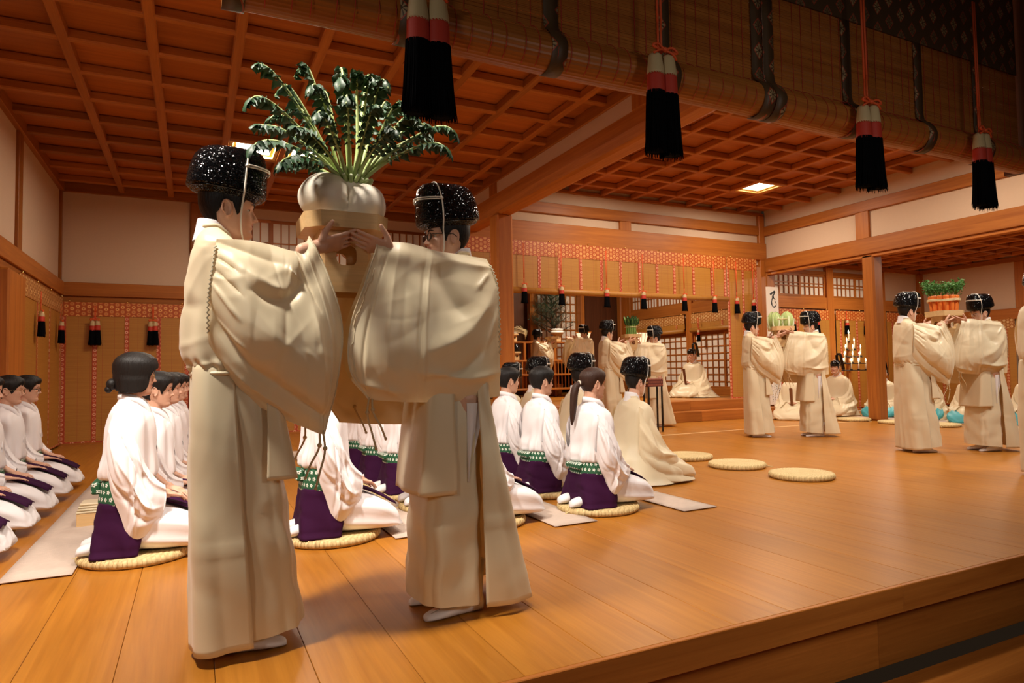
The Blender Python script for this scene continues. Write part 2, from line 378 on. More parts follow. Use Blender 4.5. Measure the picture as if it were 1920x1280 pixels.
# deep beam between the bays, its strip of plaster, short posts and the free column
ba = root('trim_2')
bm_ = MB(); pf = [(4.12, 3.70), (4.12, 3.53), (4.128, 3.50), (4.15, 3.43), (4.185, 3.398), (4.33, 3.388), (4.37, 3.40), (4.39, 3.44), (4.39, 3.70)]
bm_.grid([[(x, y, z) for x, z in pf] for y in (1.95, 10.25)], True, cap=True, smooth=False, flip=True); bm_.build('deep_beam', WY, ba)
MB().box(4.128, 4.37, 1.95, 10.25, 3.70, 4.4).build('plaster_panel', PLASTER, ba)
MB().bbox(4.10, 4.17, 1.95, 11.94, 3.88, 4.03, 0.006).build('ceiling_moulding', WY, ba)
for y in (5.35, 9.02): MB().bbox(4.112, 4.17, y-0.13, y+0.13, 3.70, 3.88, 0.004).build('short_post', WZ, ba)
cl = root('column_1')
MB().bbox(4.12, 4.39, 8.89, 9.18, 0, 3.41, 0.03).build('shaft', WZ, cl)

# back wall of the right bay above the sanctuary opening
wr = root('wall_back')
YB = 10.22
MB().box(4.2, 11.1, YB+0.03, YB+0.12, 3.2, 4.4).build('plaster_panel', PLASTER, wr)
MB().bbox(4.2, 11.1, YB-0.02, YB+0.12, 4.26, 4.32, 0.006).build('ceiling_moulding', WX, wr)
MB().bbox(4.2, 11.1, YB-0.03, YB+0.12, 3.84, 4.04, 0.006).build('upper_beam', WX, wr)
MB().bbox(4.2, 11.12, YB-0.05, YB+0.2, 3.30, 3.665, 0.008).build('tie_beam', WX, wr)
for x in (7.45,): MB().bbox(x-0.13, x+0.13, YB-0.02, YB+0.1, 3.665, 3.84, 0.004).build('short_post', WZ, wr)
MB().bbox(10.93, 11.1, YB-0.04, YB+0.14, 0, 4.27, 0.015).build('corner_post', WZ, wr)
# right wall of the right bay: open below its beam
ww = root('wall_right')
XW = 11.1
MB().box(XW+0.03, XW+0.12, 1.95, YB, 3.3, 4.4).build('plaster_panel', PLASTER, ww)
MB().bbox(XW-0.03, XW+0.12, 1.95, YB, 3.83, 4.03, 0.006).build('upper_beam', WY, ww)
MB().bbox(XW-0.04, XW+0.2, 1.95, YB-0.05, 3.04, 3.335, 0.008).build('tie_beam', WY, ww)
MB().bbox(XW+0.0, XW+0.16, 1.95, YB-0.05, 2.98, 3.04, 0.006).build('lintel', WY, ww)
for y in (7.9, 4.2): MB().bbox(XW-0.02, XW+0.1, y-0.13, y+0.13, 3.335, 3.83, 0.004).build('short_post', WZ, ww)
cl = root('column_2')
MB().bbox(11.10, 11.36, 7.72, 7.96, 0, 3.04, 0.03).build('shaft', WZ, cl)
# side room
wk = root('wall_back_side_room')
MB().box(11.25, 16.5, YB+0.03, YB+0.12, 0, 3.42).build('plaster_panel', PLASTER, wk)
MB().bbox(11.25, 16.5, YB-0.03, YB+0.12, 3.26, 3.36, 0.006).build('ceiling_moulding', WX, wk)
MB().bbox(11.1, 16.5, YB-0.04, YB+0.12, 2.30, 2.56, 0.006).build('tie_beam', WX, wk)
MB().bbox(11.1, 14.4, YB-0.035, YB+0.1, 3.08, 3.16, 0.004).build('lintel', WX, wk)
for x in (11.2, 13.08, 14.9, 16.45): MB().bbox(x-0.11, x+0.11, YB-0.06, YB+0.1, 0, 3.26, 0.01).build('post', WZ, wk)
lattice('window_2', 'y', YB-0.005, 11.32, 12.97, 2.56, 3.08, 5, (2.80, 2.87), 2, bar=0.022)
lattice('window_3', 'y', YB-0.005, 13.19, 14.79, 2.56, 3.08, 5, (2.80, 2.87), 2, bar=0.022)
wq = root('wall_right_side_room')
MB().box(16.5, 16.6, 1.95, YB+0.1, 0, 3.42).build('plaster_panel', PLASTER, wq)
MB().bbox(16.42, 16.52, 1.95, YB, 3.26, 3.36, 0.006).build('ceiling_moulding', WY, wq)
MB().bbox(16.40, 16.54, 1.95, YB, 1.98, 2.22, 0.006).build('tie_beam', WY, wq)
for y in (8.0, 5.6): MB().bbox(16.43, 16.54, y-0.1, y+0.1, 0, 3.26, 0.01).build('post', WZ, wq)
# raised sanctuary with two steps
dz = root('floor_sanctuary')
for k_ in range(3):
    MB().bbox(4.0+2.33*k_+0.001, 6.33+2.33*k_-0.001, 9.60, 9.95, 0, 0.19, 0.006).build('step', WX, dz)
    MB().bbox(4.0+2.33*k_+0.001, 6.33+2.33*k_-0.001, 9.92, 10.4, 0.19, 0.37, 0.006).build('step', WX, dz)
for k_ in range(11): MB().bbox(0.001, 0.659, 0, 7.4, 0.30, 0.368, 0.003).build('floor_board', WFLOOR, dz, (4.3+0.66*k_, 10.4, 0))
ws = root('wall_right_sanctuary'); XS = 11.15
MB().box(XS+0.04, XS+0.12, YB+0.14, 17.6, 0.37, 4.3).build('plaster_panel', PLASTER, ws)
MB().bbox(XS-0.05, XS+0.1, YB+0.14, 17.6, 2.36, 2.62, 0.006).build('tie_beam', WY, ws)
MB().bbox(XS-0.05, XS+0.1, YB+0.14, 17.6, 3.3, 3.4, 0.006).build('upper_beam', WY, ws)
MB().bbox(XS-0.06, XS+0.1, YB+0.14, 17.6, 0.37, 0.52, 0.006).build('sill_board', WY, ws)
MB().bbox(XS-0.04, XS+0.1, YB+0.14, 17.6, 1.86, 1.94, 0.006).build('lintel', WY, ws)
for y in (12.67, 15.2, 17.4): MB().bbox(XS-0.06, XS+0.1, y-0.11, y+0.11, 0.37, 4.3, 0.01).build('post', WZ, ws)
lattice('window_4', 'x', XS+0.0, 10.5, 12.56, 0.52, 1.86, 5, [0.52+0.168*i for i in range(1, 8)], 2, bar=0.022, flip=1)
lattice('window_5', 'x', XS+0.0, 12.78, 15.1, 0.52, 1.86, 5, [0.52+0.168*i for i in range(1, 8)], 2, bar=0.022, flip=1)
lattice('window_6', 'x', XS+0.0, 10.5, 12.56, 2.62, 3.3, 9, (2.9,), 2, bar=0.022)
lattice('window_7', 'x', XS+0.0, 12.78, 15.1, 2.62, 3.3, 9, (2.9,), 2, bar=0.022)
wi = root('wall_back_sanctuary')
MB().box(4.4, 11.3, 17.6, 17.7, 0, 4.4).build('panelling', WDARK, wi)
MB().box(9.70, 11.15, 15.6, 15.66, 0.37, 4.3).build('panelling', WDARK, wi)
MB().bbox(10.92, 11.14, 15.3, 15.5, 0.37, 4.3, 0.03).build('post', WZ, wi)
MB().bbox(9.58, 9.70, 15.25, 15.5, 0.37, 4.3, 0.02).build('post', WZ, wi)
for x in (7.25, 8.05): MB().bbox(x-0.12, x+0.12, 15.1, 15.34, 0.37, 4.3, 0.04).build('post', WZ, wi)
MB().box(4.4, 8.3, 15.5, 15.6, 0.3, 4.3).build('panelling', WDARK, wi)
lattice('window_8', 'y', 15.55, 8.3, 9.6, 1.2, 3.6, 8, [1.4+0.24*i for i in range(9)], 1, bar=0.03)
wj = root('ceiling_sanctuary'); MB().box(4.3, 11.3, YB+0.2, 17.7, 4.3, 4.36).build('ceiling_board', WPAN, wj)
wj = root('wall_left_sanctuary'); MB().box(4.3, 4.4, YB+0.3, 17.7, 0, 4.4).build('panelling', WDARK, wj)
# ------------------------------------------------------------------ people: materials
SKIN = plain('skin', (0.66, 0.37, 0.25), 0.48, sub=0.15, bump=0.05, bscale=300, var=0.06)
LIPS = plain('lip_skin', (0.45, 0.17, 0.13), 0.4)
def hair_mat(name, c1, c2):
    m, nt, b = newmat(name); tc = N(nt, 'ShaderNodeTexCoord'); mp = N(nt, 'ShaderNodeMapping'); mp.inputs['Scale'].default_value = (240, 240, 14); nt.links.new(tc.outputs['Object'], mp.inputs[0])
    no = N(nt, 'ShaderNodeTexNoise', i_Scale=1.0, i_Detail=3.0); nt.links.new(mp.outputs[0], no.inputs['Vector'])
    mx = N(nt, 'ShaderNodeMix', data_type='RGBA'); mx.inputs[6].default_value = (*c1, 1); mx.inputs[7].default_value = (*c2, 1); nt.links.new(no.outputs['Fac'], mx.inputs[0]); nt.links.new(mx.outputs[2], b.inputs['Base Color'])
    bp = N(nt, 'ShaderNodeBump', i_Strength=.9, i_Distance=.003); nt.links.new(no.outputs['Fac'], bp.inputs['Height']); nt.links.new(bp.outputs[0], b.inputs['Normal'])
    b.inputs['Roughness'].default_value = .48; b.inputs['Specular IOR Level'].default_value = .3; return m
HAIR = hair_mat('black_hair', (.004, .003, .003), (.016, .012, .010)); BROWNHAIR = hair_mat('dark_brown_hair', (.022, .009, .006), (.060, .026, .015))
EYEWHITE = plain('eye_white', (0.75, 0.70, 0.65), 0.25); IRIS = plain('dark_iris', (0.015, 0.008, 0.005), 0.15)
SILK = plain('cream_silk', (0.84, 0.73, 0.50), 0.40, bump=0.10, bscale=26, sheen=0.25)
def thin_cloth(m, w, col):
    nt = m.node_tree; b = nt.nodes['Principled BSDF']; o = nt.nodes['Material Output']; t = N(nt, 'ShaderNodeBsdfTranslucent'); t.inputs[0].default_value = (*col, 1)
    x = N(nt, 'ShaderNodeMixShader'); x.inputs[0].default_value = w; nt.links.new(b.outputs[0], x.inputs[1]); nt.links.new(t.outputs[0], x.inputs[2]); nt.links.new(x.outputs[0], o.inputs[0])
thin_cloth(SILK, .24, (.90, .66, .34))
LINING = plain('white_lining', (0.78, 0.74, 0.74), 0.7)
COTTON = plain('white_cotton', (0.86, 0.82, 0.83), 0.75, bump=0.12, bscale=40, sheen=0.2)
PURPLE = plain('purple_cloth', (0.034, 0.004, 0.030), 0.85, bump=0.1, bscale=60, spec=.15)
TEAL = plain('teal_silk', (0.05, 0.36, 0.42), 0.5, bump=0.1, bscale=40)
CORD = plain('white_cord', (0.82, 0.76, 0.66), 0.6, bump=0.3, bscale=500)
TAN_CORD = plain('tan_cord', (0.56, 0.40, 0.21), 0.7, bump=0.3, bscale=500)
BLACKFRAME = plain('black_spectacle_rim', (0.01, 0.01, 0.01), 0.25)
GOLDFRAME = plain('gold_spectacle_rim', (0.7, 0.5, 0.25), 0.25, metal=1.0)
LENS = plain('lens_glass', (0.9, 0.95, 0.95), 0.05)
LENS.node_tree.nodes['Principled BSDF'].inputs['Transmission Weight'].default_value = 1.0
LENS.node_tree.nodes['Principled BSDF'].inputs['IOR'].default_value = 1.02
def hat_mat():
    """black lacquer over pebbled leather: every pebble is a small facet tilted its own way"""
    m, nt, b = newmat('pebbled_black_lacquer'); L = nt.links.new
    tc = N(nt, 'ShaderNodeTexCoord'); vo = N(nt, 'ShaderNodeTexVoronoi', i_Scale=300.0); L(tc.outputs['Object'], vo.inputs['Vector'])
    sb = N(nt, 'ShaderNodeVectorMath', operation='SUBTRACT'); sb.inputs[1].default_value = (.5, .5, .5); L(vo.outputs['Color'], sb.inputs[0])
    sc_ = N(nt, 'ShaderNodeVectorMath', operation='SCALE'); sc_.inputs['Scale'].default_value = 0.75; L(sb.outputs[0], sc_.inputs[0])
    ge = N(nt, 'ShaderNodeNewGeometry'); ad = N(nt, 'ShaderNodeVectorMath', operation='ADD'); L(ge.outputs['Normal'], ad.inputs[0]); L(sc_.outputs[0], ad.inputs[1])
    no = N(nt, 'ShaderNodeVectorMath', operation='NORMALIZE'); L(ad.outputs[0], no.inputs[0]); L(no.outputs[0], b.inputs['Normal'])
    b.inputs['Base Color'].default_value = (0.003, 0.003, 0.0035, 1); b.inputs['Roughness'].default_value = 0.10; b.inputs['Specular IOR Level'].default_value = 0.22
    return m
HAT = hat_mat(); HATRIM = plain('smooth_black_lacquer', (0.006, 0.006, 0.006), 0.12)
class X_:
    """tiny expression builder for math nodes"""
    def __init__(s, nt, k): s.nt = nt; s.k = k
    def op(s, o, a=None, b=None):
        n = N(s.nt, 'ShaderNodeMath', operation=o)
        for i, q in enumerate((s, a, b)):
            if q is None: continue
            if isinstance(q, X_): s.nt.links.new(q.k, n.inputs[i])
            else: n.inputs[i].default_value = q
        return X_(s.nt, n.outputs[0])
    def __add__(s, o): return s.op('ADD', o)
    def __sub__(s, o): return s.op('SUBTRACT', o)
    def __mul__(s, o): return s.op('MULTIPLY', o)
    def fract(s): return s.op('FRACT')
    def abs(s): return s.op('ABSOLUTE')
    def lt(s, o): return s.op('LESS_THAN', o)
    def gt(s, o): return s.op('GREATER_THAN', o)
def mixcol(nt, fac, a, b):
    mx = N(nt, 'ShaderNodeMix', data_type='RGBA')
    nt.links.new(fac.k, mx.inputs[0])
    for i, q in ((6, a), (7, b)):
        if isinstance(q, tuple): mx.inputs[i].default_value = (*q, 1)
        else: nt.links.new(q, mx.inputs[i])
    return mx.outputs[2]
def flower_mat(name, base, pet, mode, n, rough=0.7):
    """printed cloth: rows of small five-petalled flowers (mode cyl: round the body; uv scaled by n)"""
    m, nt, b = newmat(name); tc = N(nt, 'ShaderNodeTexCoord'); sp = N(nt, 'ShaderNodeSeparateXYZ')
    nt.links.new(tc.outputs['Object'], sp.inputs[0])
    x, y, z = (X_(nt, sp.outputs[i]) for i in range(3))
    u = y.op('ARCTAN2', x)*(n[0]/6.2832); v = z*n[1]
    row = v.op('FLOOR')*0.5; cu = (u+row).fract()-0.5; cv = v.fract()-0.5
    r = (cu*cu+cv*cv).op('SQRT'); th = cv.op('ARCTAN2', cu)*5.0
    pt = r.lt(th.op('COSINE')*0.07+0.26); hole = r.gt(0.07); f = pt*hole
    nt.links.new(mixcol(nt, f, base, pet), b.inputs['Base Color']); b.inputs['Roughness'].default_value = rough
    return m
OBI = flower_mat('green_flower_print', (0.012, 0.09, 0.035), (0.72, 0.74, 0.66), 'cyl', (34, 27))

# ------------------------------------------------------------------ people: bodies
FRONT = [(-.118, .050), (-.112, .074), (-.100, .086), (-.088, .088), (-.076, .082), (-.064, .089), (-.054, .086), (-.046, .090), (-.034, .086), (-.015, .084), (0, .082), (.014, .088), (.026, .093), (.05, .093), (.08, .080), (.105, .046), (.116, .010)]
BACK = [(-.118, -.015), (-.112, .0), (-.095, -.02), (-.07, -.045), (-.045, -.070), (-.02, -.086), (.01, -.097), (.045, -.100), (.08, -.080), (.105, -.045), (.116, -.01)]
WID = [(-.118, .018), (-.112, .032), (-.100, .044), (-.08, .054), (-.055, .062), (-.03, .067), (0, .071), (.03, .075), (.055, .074), (.08, .061), (.105, .034), (.116, .010)]
def ip(T, z): return np.interp(z, [t[0] for t in T], [t[1] for t in T])
def head_pt(a, z, off=0.0, e=2.25):
    xf, xb, w = ip(FRONT, z), ip(BACK, z), ip(WID, z)
    mid = 0.0 if z > -0.06 else 0.0 + (z+0.06)*-0.9
    c, s = cos(a), sin(a)
    x = mid + (max(0.004, xf-mid) if c > 0 else max(0.004, mid-xb))*math.copysign(abs(c)**(2/e), c)
    y = w*math.copysign(abs(s)**(2/e), s)
    l = math.hypot(x-mid, y)+1e-6
    return Vector((x+(x-mid)/l*off, y+y/l*off, z))
def head_mb(mb, female=False):
    Z = np.linspace(-.118, .116, 60); rings = []
    for z in Z:
        ring = []
        for k in range(72):
            a = 2*pi*k/72; p = head_pt(a, z); x, y = p.x, p.y
            if cos(a) > 0.1:
                g = lambda y0, z0, sy, sz: math.exp(-((y-y0)/sy)**2-((z-z0)/sz)**2)
                x -= 0.010*(g(.031, -.001, .017, .012)+g(-.031, -.001, .017, .012))
                x += 0.005*(g(.044, -.024, .018, .014)+g(-.044, -.024, .018, .014))
                x += 0.004*(g(.03, .017, .022, .007)+g(-.03, .017, .022, .007))
                x += 0.004*(g(0, -.0475, .018, .0035)+g(0, -.061, .016, .004)) - 0.004*g(0, -.0535, .02, .0022)
                x += 0.003*g(0, -.095, .02, .012)
            ring.append((x, y, z))
        rings.append(ring)
    mb.grid(rings, True, cap=True)
    # nose
    T = lambda q: (q[0], q[1], q[2])
    mb.tube([(.078, 0, .012), (.087, 0, -.004), (.097, 0, -.022), (.100, 0, -.031)], [.007, .0075, .0085, .0095], 10)
    mb.ball((.101, 0, -.030), (.0095, .0095, .008)); 
    for s in (-1, 1):
        mb.ball((.090, s*.011, -.0325), (.009, .0075, .0065))
        mb.ball((.065, s*.031, .0075), (.0135, .017, .0052)); mb.ball((.064, s*.031, -.0085), (.0125, .016, .0045))
        # ear: rim, lobe, bowl
        M_ = Matrix.Rotation(s*R(-18), 3, 'Z') @ Matrix.Rotation(R(-8), 3, 'Y')
        mb.ball((-.008, s*.073, -.012), (.015, .005, .028), rot=M_)
        ring = [M_ @ Vector((.017*cos(t), s*.006, .030*sin(t)+.002)) + Vector((-.010, s*.075, -.011)) for t in np.linspace(-1.9, 3.7, 18)]
        mb.tube(ring, .0042, 6); mb.ball((-.002, s*.071, -.036), (.006, .0055, .008))
    return mb
def capsule(mb, p0, p1, r0, r1, n=14):
    p0, p1 = Vector(p0), Vector(p1)
    mb.tube([p0, p0.lerp(p1, .33), p0.lerp(p1, .66), p1], [r0, r0*.67+r1*.33, r0*.33+r1*.67, r1], n); mb.ball(p0, r0, 8, n); mb.ball(p1, r1, 8, n)
def hand(mb, w, fwd, nrm, side, curl=(15, 22, 16), spread=6, thumb_out=None, sc=1.0):
    """wrist w, direction of the fingers, palm normal, direction towards the thumb"""
    w = Vector(w); f = Vector(fwd).normalized(); n = Vector(nrm); n = (n - f*n.dot(f)).normalized(); sd = Vector(side); sd = (sd - f*sd.dot(f) - n*sd.dot(n)).normalized()
    P = lambda a, b, c: w + (f*a + sd*b + n*c)*sc
    M_ = Matrix((f, sd, n)).transposed()
    mb.ball(P(.046, 0, 0), (.052*sc, .041*sc, .0145*sc), 8, 14, rot=M_); mb.ball(P(.078, -.004, -.001), (.020*sc, .042*sc, .0125*sc), 8, 14, rot=M_)
    capsule(mb, P(-.05, 0, 0), P(.02, 0, 0), .026*sc, .027*sc)
    for i, (b, L, r) in enumerate(((.031, .072, .0086), (.0105, .080, .0088), (-.0105, .074, .0084), (-.031, .058, .0074))):
        q = P(.085 - (0.006 if i in (0,) else 0) - (0.010 if i == 3 else 0), b, 0); d = (f + sd*math.tan(R(spread))*((1.4-i)/1.5)*0.6).normalized(); nn = n.copy()
        pts = [q - d*.02*sc, q]; rr = [r, r]
        for seg, cu in zip((.45, .30, .25), curl):
            cA, sA = cos(R(cu)), sin(R(cu)); d, nn = (d*cA + nn*sA), (nn*cA - d*sA)
            q = q + d*L*seg*sc; pts.append(q); rr.append(r*(0.94 if seg > .4 else 0.86 if seg > .28 else .72))
        for a in range(len(pts)-1): capsule(mb, pts[a], pts[a+1], rr[a]*sc, rr[a+1]*sc, 10)
    t = Vector(thumb_out).normalized() if thumb_out is not None else (f*.6 + sd*.75 + n*.3).normalized()
    q0 = P(.022, .026, .002); q1 = q0 + t*.032*sc; t2 = (t*.85 + f*.35).normalized(); q2 = q1 + t2*.026*sc; q3 = q2 + t2*.020*sc
    capsule(mb, q0, q1, .0155*sc, .0125*sc, 10); capsule(mb, q1, q2, .0118*sc, .0105*sc, 10); capsule(mb, q2, q3, .0105*sc, .008*sc, 10)
def apply_mods(o, name):
    dg = bpy.context.evaluated_depsgraph_get(); dg.update()
    me = bpy.data.meshes.new_from_object(o.evaluated_get(dg)); me.name = name
    bpy.data.objects.remove(o); return me
def fuse(mb, name, vox, smooth=3):
    """one continuous skin over all the shapes"""
    o = mb.build('tmp', SKIN); r = o.modifiers.new('r', 'REMESH'); r.mode = 'VOXEL'; r.voxel_size = vox; r.use_smooth_shade = True
    s = o.modifiers.new('s', 'SMOOTH'); s.factor = 0.5; s.iterations = smooth
    me = apply_mods(o, name); me.materials.clear(); me.materials.append(SKIN); me.materials.append(LIPS)
    return me
def addmb(dst, src, M_):
    dst.add([tuple(M_ @ Vector(v)) for v in src.v], src.f, 0, True)
HEADMB = head_mb(MB())
def paint_lips(me, M_):
    inv = M_.inverted()
    n = len(me.polygons); c = np.empty(n*3); me.polygons.foreach_get('center', c); c = c.reshape(-1, 3)
    A = np.array(inv); h = c @ A[:3, :3].T + A[:3, 3]
    k = (np.abs(h[:, 1]) < 0.022-0.2*np.abs(h[:, 2]+.0535)) & (h[:, 2] > -.0645) & (h[:, 2] < -.0445) & (h[:, 0] > .07)
    me.polygons.foreach_set('material_index', k.astype(np.int32))
def head_matrix(pos, pitch=0, yaw=0, sc=1.0):
    return Matrix.Translation(pos) @ Matrix.Rotation(yaw, 4, 'Z') @ Matrix.Rotation(pitch, 4, 'Y') @ Matrix.Scale(sc, 4)
def body_standing(lift=0.0):
    mb = MB(); HM = head_matrix((0.033, 0, 1.64), R(2)); addmb(mb, HEADMB, HM)
    capsule(mb, (-.005, 0, 1.45), (.012, 0, 1.57), .060, .056)
    T = [(1.50, .05, .07), (1.46, .07, .125), (1.40, .085, .14), (1.28, .085, .135), (1.12, .08, .13), (1.0, .08, .14), (.9, .08, .145), (.82, .08, .14)]
    mb.grid([[(a*cos(t)*1.0+(.01 if z < 1.2 else 0), b*sin(t), z) for t in np.linspace(0, 2*pi, 28, endpoint=False)] for z, a, b in T], True, cap=True)
    for s in (-1, 1):
        capsule(mb, (.01, s*.105, 1.40), (.12, s*.085, 1.25), .042, .034); capsule(mb, (.12, s*.09, 1.25), (.318, s*.168, 1.47+lift), .033, .027)
        hand(mb, (.335, s*.172, 1.487+lift), (.94, -.05*s, .30), (-.22, -.60*s, .76), (0, .76*s, .62), (3, 5, 4), 1.5, (.30, .22*s, .92), 1.06)
        capsule(mb, (0, s*.085, .92), (.01, s*.085, .5), .085, .055); capsule(mb, (.01, s*.085, .5), (-.01, s*.085, .10), .055, .028)
        capsule(mb, (-.02, s*.085, .04), (.14, s*.095, .025), .024, .018)
    me = fuse(mb, 'standing_body', .0036, 4); paint_lips(me, HM); return me, HM
def low(z, dz): return z - dz*min(1, max(0, (z-.22)/.28))
def lower_mb(mb, dz): mb.v = [(x, y, low(z, dz)) for x, y, z in mb.v]; return mb
def body_seiza(hands='thighs', lean=0.0, dz=0.0):
    mb = MB(); HM = head_matrix((0.05+lean, 0, 1.035-dz), R(3), 0, 0.98)
    capsule(mb, (.02+lean*.6, 0, .84), (.032+lean, 0, .965), .056, .052)
    T = [(.88, .045, .07), (.845, .06, .12), (.79, .075, .14), (.68, .09, .14), (.54, .08, .12), (.42, .085, .13), (.30, .09, .15), (.2, .09, .14)]
    mb.grid([[(a*cos(t)+.02+(z-.3)*lean, b*sin(t), z) for t in np.linspace(0, 2*pi, 28, endpoint=False)] for z, a, b in T], True, cap=True)
    for s in (-1, 1):
        if hands == 'thighs':
            capsule(mb, (.02+lean*.5, s*.125, .78), (.03, s*.165, .55), .042, .036); capsule(mb, (.03, s*.165, .55), (.185, s*.14, .385), .033, .026)
            hand(mb, (.20, s*.135, .372), (.84, -.42*s, -.30), (0, 0, -1), (.3, -1*s, 0), (10, 16, 12), 3)
        else:
            capsule(mb, (.02+lean*.5, s*.125, .78), (.08, s*.17, .56), .042, .036); capsule(mb, (.08, s*.17, .56), (.235, s*.075, .40), .034, .027)
            hand(mb, (.245, s*.062, .40), (.75, -.45*s, .25), (.35, -1*s, 0), (.2, 0, 1), (48, 62, 45), 1)
        capsule(mb, (.0, s*.09, .22), (.36, s*.11, .125), .075, .055); capsule(mb, (.36, s*.11, .11), (-.05, s*.085, .09), .05, .032)
        capsule(mb, (-.05, s*.08, .085), (-.16, s*.082, .082), .022, .02)
    lower_mb(mb, dz); addmb(mb, HEADMB, HM)
    me = fuse(mb, 'kneeling_body', .0042, 4); paint_lips(me, HM); return me, HM
BODY_ST, HM_ST = body_standing(); BODY_ST2, _ = body_standing(.040)
BODY_KN, HM_KN = {}, {}
for q_, d_ in (('hi', .02), ('lo', .12)): BODY_KN[q_], HM_KN[q_] = body_seiza('thighs', 0, d_)
BODY_SH, HM_SH = body_seiza('front', 0.02, .15)

# ------------------------------------------------------------------ people: heads' furniture (head-local meshes)
def hair_mb(ends, off, skirt=0.0, top=.128, seed=1, n=64, rough=.0015, kind='short'):
    """scalp shell; ends: list of (azimuth, z) lower edge; hair below the skull hangs straight when skirt"""
    r = np.random.RandomState(seed); rings = []; m = 26
    A = np.linspace(0, 2*pi, n, endpoint=False); jag = r.normal(0, 1, n); st = np.sin(A*23+seed)*.6+np.sin(A*37+1)*.4
    for i in range(m):
        t = i/(m-1); ring = []
        for k, a in enumerate(A):
            aa = a if a <= pi else 2*pi-a
            ze = ip(ends, aa) + (jag[k]*.004 if kind == 'short' else jag[k]*.002)
            zc = .116; zz = zc-(zc-ze)*(1-cos(t*pi/2)) if t < 1 else ze
            base = max(zz, skirt) if skirt is not None and kind == 'bob' and aa > .55 else zz
            o = off*(1-0.75*max(0, (t-.8)/.2)) if kind == 'short' else off
            if kind == 'bob' and base > zz: o = off + .004 - .25*(base-zz)*(1 if aa > 2.2 else .15)
            p = head_pt(a, min(base, .1155), o + st[k]*rough*t)
            z = zz + (off*1.0 if zz > .06 else off*max(0, zz)/.06)
            ring.append((p.x*(1 if zz < .1 else 1), p.y, z))
        rings.append(ring)
    last = rings[-1]; rings.append([(x*.90, y*.90, z+.003) for x, y, z in last]); rings.append([(x*.86, y*.86, z+.03) for x, y, z in last])
    b = MB(); b.grid(rings, True, cap=False, flip=True)
    b.add([rings[0][k] for k in range(n)], [tuple(range(n))], 0, True); return b
E_MAN = [(0, .066), (.5, .060), (.85, .038), (1.05, .018), (1.22, -.026), (1.32, -.028), (1.42, .014), (1.75, .012), (1.95, -.02), (2.3, -.062), (3.15, -.078)]
E_SHORTW = [(0, .045), (.5, .040), (.8, .028), (1.1, -.005), (1.25, -.03), (1.4, .006), (1.75, .004), (1.95, -.03), (2.3, -.07), (3.15, -.085)]
E_BOB = [(0, .040), (.55, .030), (.75, .0), (.95, -.075), (1.2, -.098), (2.0, -.10), (3.15, -.085)]
E_PULL = [(0, .060), (.5, .055), (.8, .035), (1.1, .0), (1.3, -.01), (1.45, .012), (1.75, .008), (2.0, -.035), (2.4, -.06), (3.15, -.07)]
HAIR_MAN = hair_mb(E_MAN, .009, None).mesh('short_hair', HAIR)
HAIR_SHORTW = hair_mb(E_SHORTW, .019, None, seed=5, rough=.003).mesh('short_hair', HAIR)
HAIR_CROP = hair_mb(E_SHORTW, .015, None, seed=9, rough=.004).mesh('short_hair', HAIR)
bb = hair_mb(E_BOB, .021, -.012, kind='bob', seed=3, rough=.0012)
bb.ball((-.115, 0, -.055), (.030, .034, .034)); bb.ball((-.130, .0, -.085), (.020, .024, .020)); HAIR_BOB = bb.mesh('bobbed_hair', HAIR)
pb = hair_mb(E_PULL, .011, None, seed=4, rough=.0015)
pb.ball((-.108, 0, .0), (.022, .024, .024))
tail = [(-.105, 0, .0), (-.140, .0, -.015), (-.160, .0, -.07), (-.165, .0, -.15), (-.17, .0, -.24), (-.175, .0, -.31)]
pb.tube(cr(tail, 14), [.018, .021, .024, .027, .029, .030, .030, .029, .028, .026, .023, .019, .013, .005], 12)
HAIR_PONY = pb.mesh('ponytail_hair', BROWNHAIR)
TIE = MB(); TIE.tube([(-.122+.018*0, .019*cos(t), .0+.019*sin(t)) for t in np.linspace(0, 2*pi, 16, endpoint=False)], .005, 6, closed=True); TIE = TIE.mesh('hair_tie', plain('cream_tie', (.7, .62, .5), .6))
def eyes_mb(s):
    b = MB(); b.ball((.0595, s*.031, 0), .0128, 10, 16, 0); b.ball((.0652, s*.031, -.0003), (.0078, .0062, .0062), 8, 12, 1)
    b.tube([(.0735, s*(.031-.0145), -.001), (.0765, s*.031, .0042), (.071, s*(.031+.0155), .0008)], .0011, 5, 1); return b.mesh('eye', [EYEWHITE, IRIS])
EYE = {s: eyes_mb(s) for s in (-1, 1)}
def brow_mb(s):
    b = MB(); b.tube(cr([(.092, s*.014, .020), (.0905, s*.03, .0255), (.079, s*.050, .020)], 8), [.0022, .0032, .0034, .0034, .003, .0026, .002, .001], 6); return b.mesh('eyebrow', HAIR)
BROW = {s: brow_mb(s) for s in (-1, 1)}
def thin_brow(s):
    b = MB(); b.tube(cr([(.091, s*.016, .021), (.0895, s*.03, .0265), (.080, s*.047, .022)], 8), [.001, .0017, .0019, .0019, .0017, .0015, .0012, .0006], 6); return b.mesh('eyebrow', HAIR)
BROWW = {s: thin_brow(s) for s in (-1, 1)}
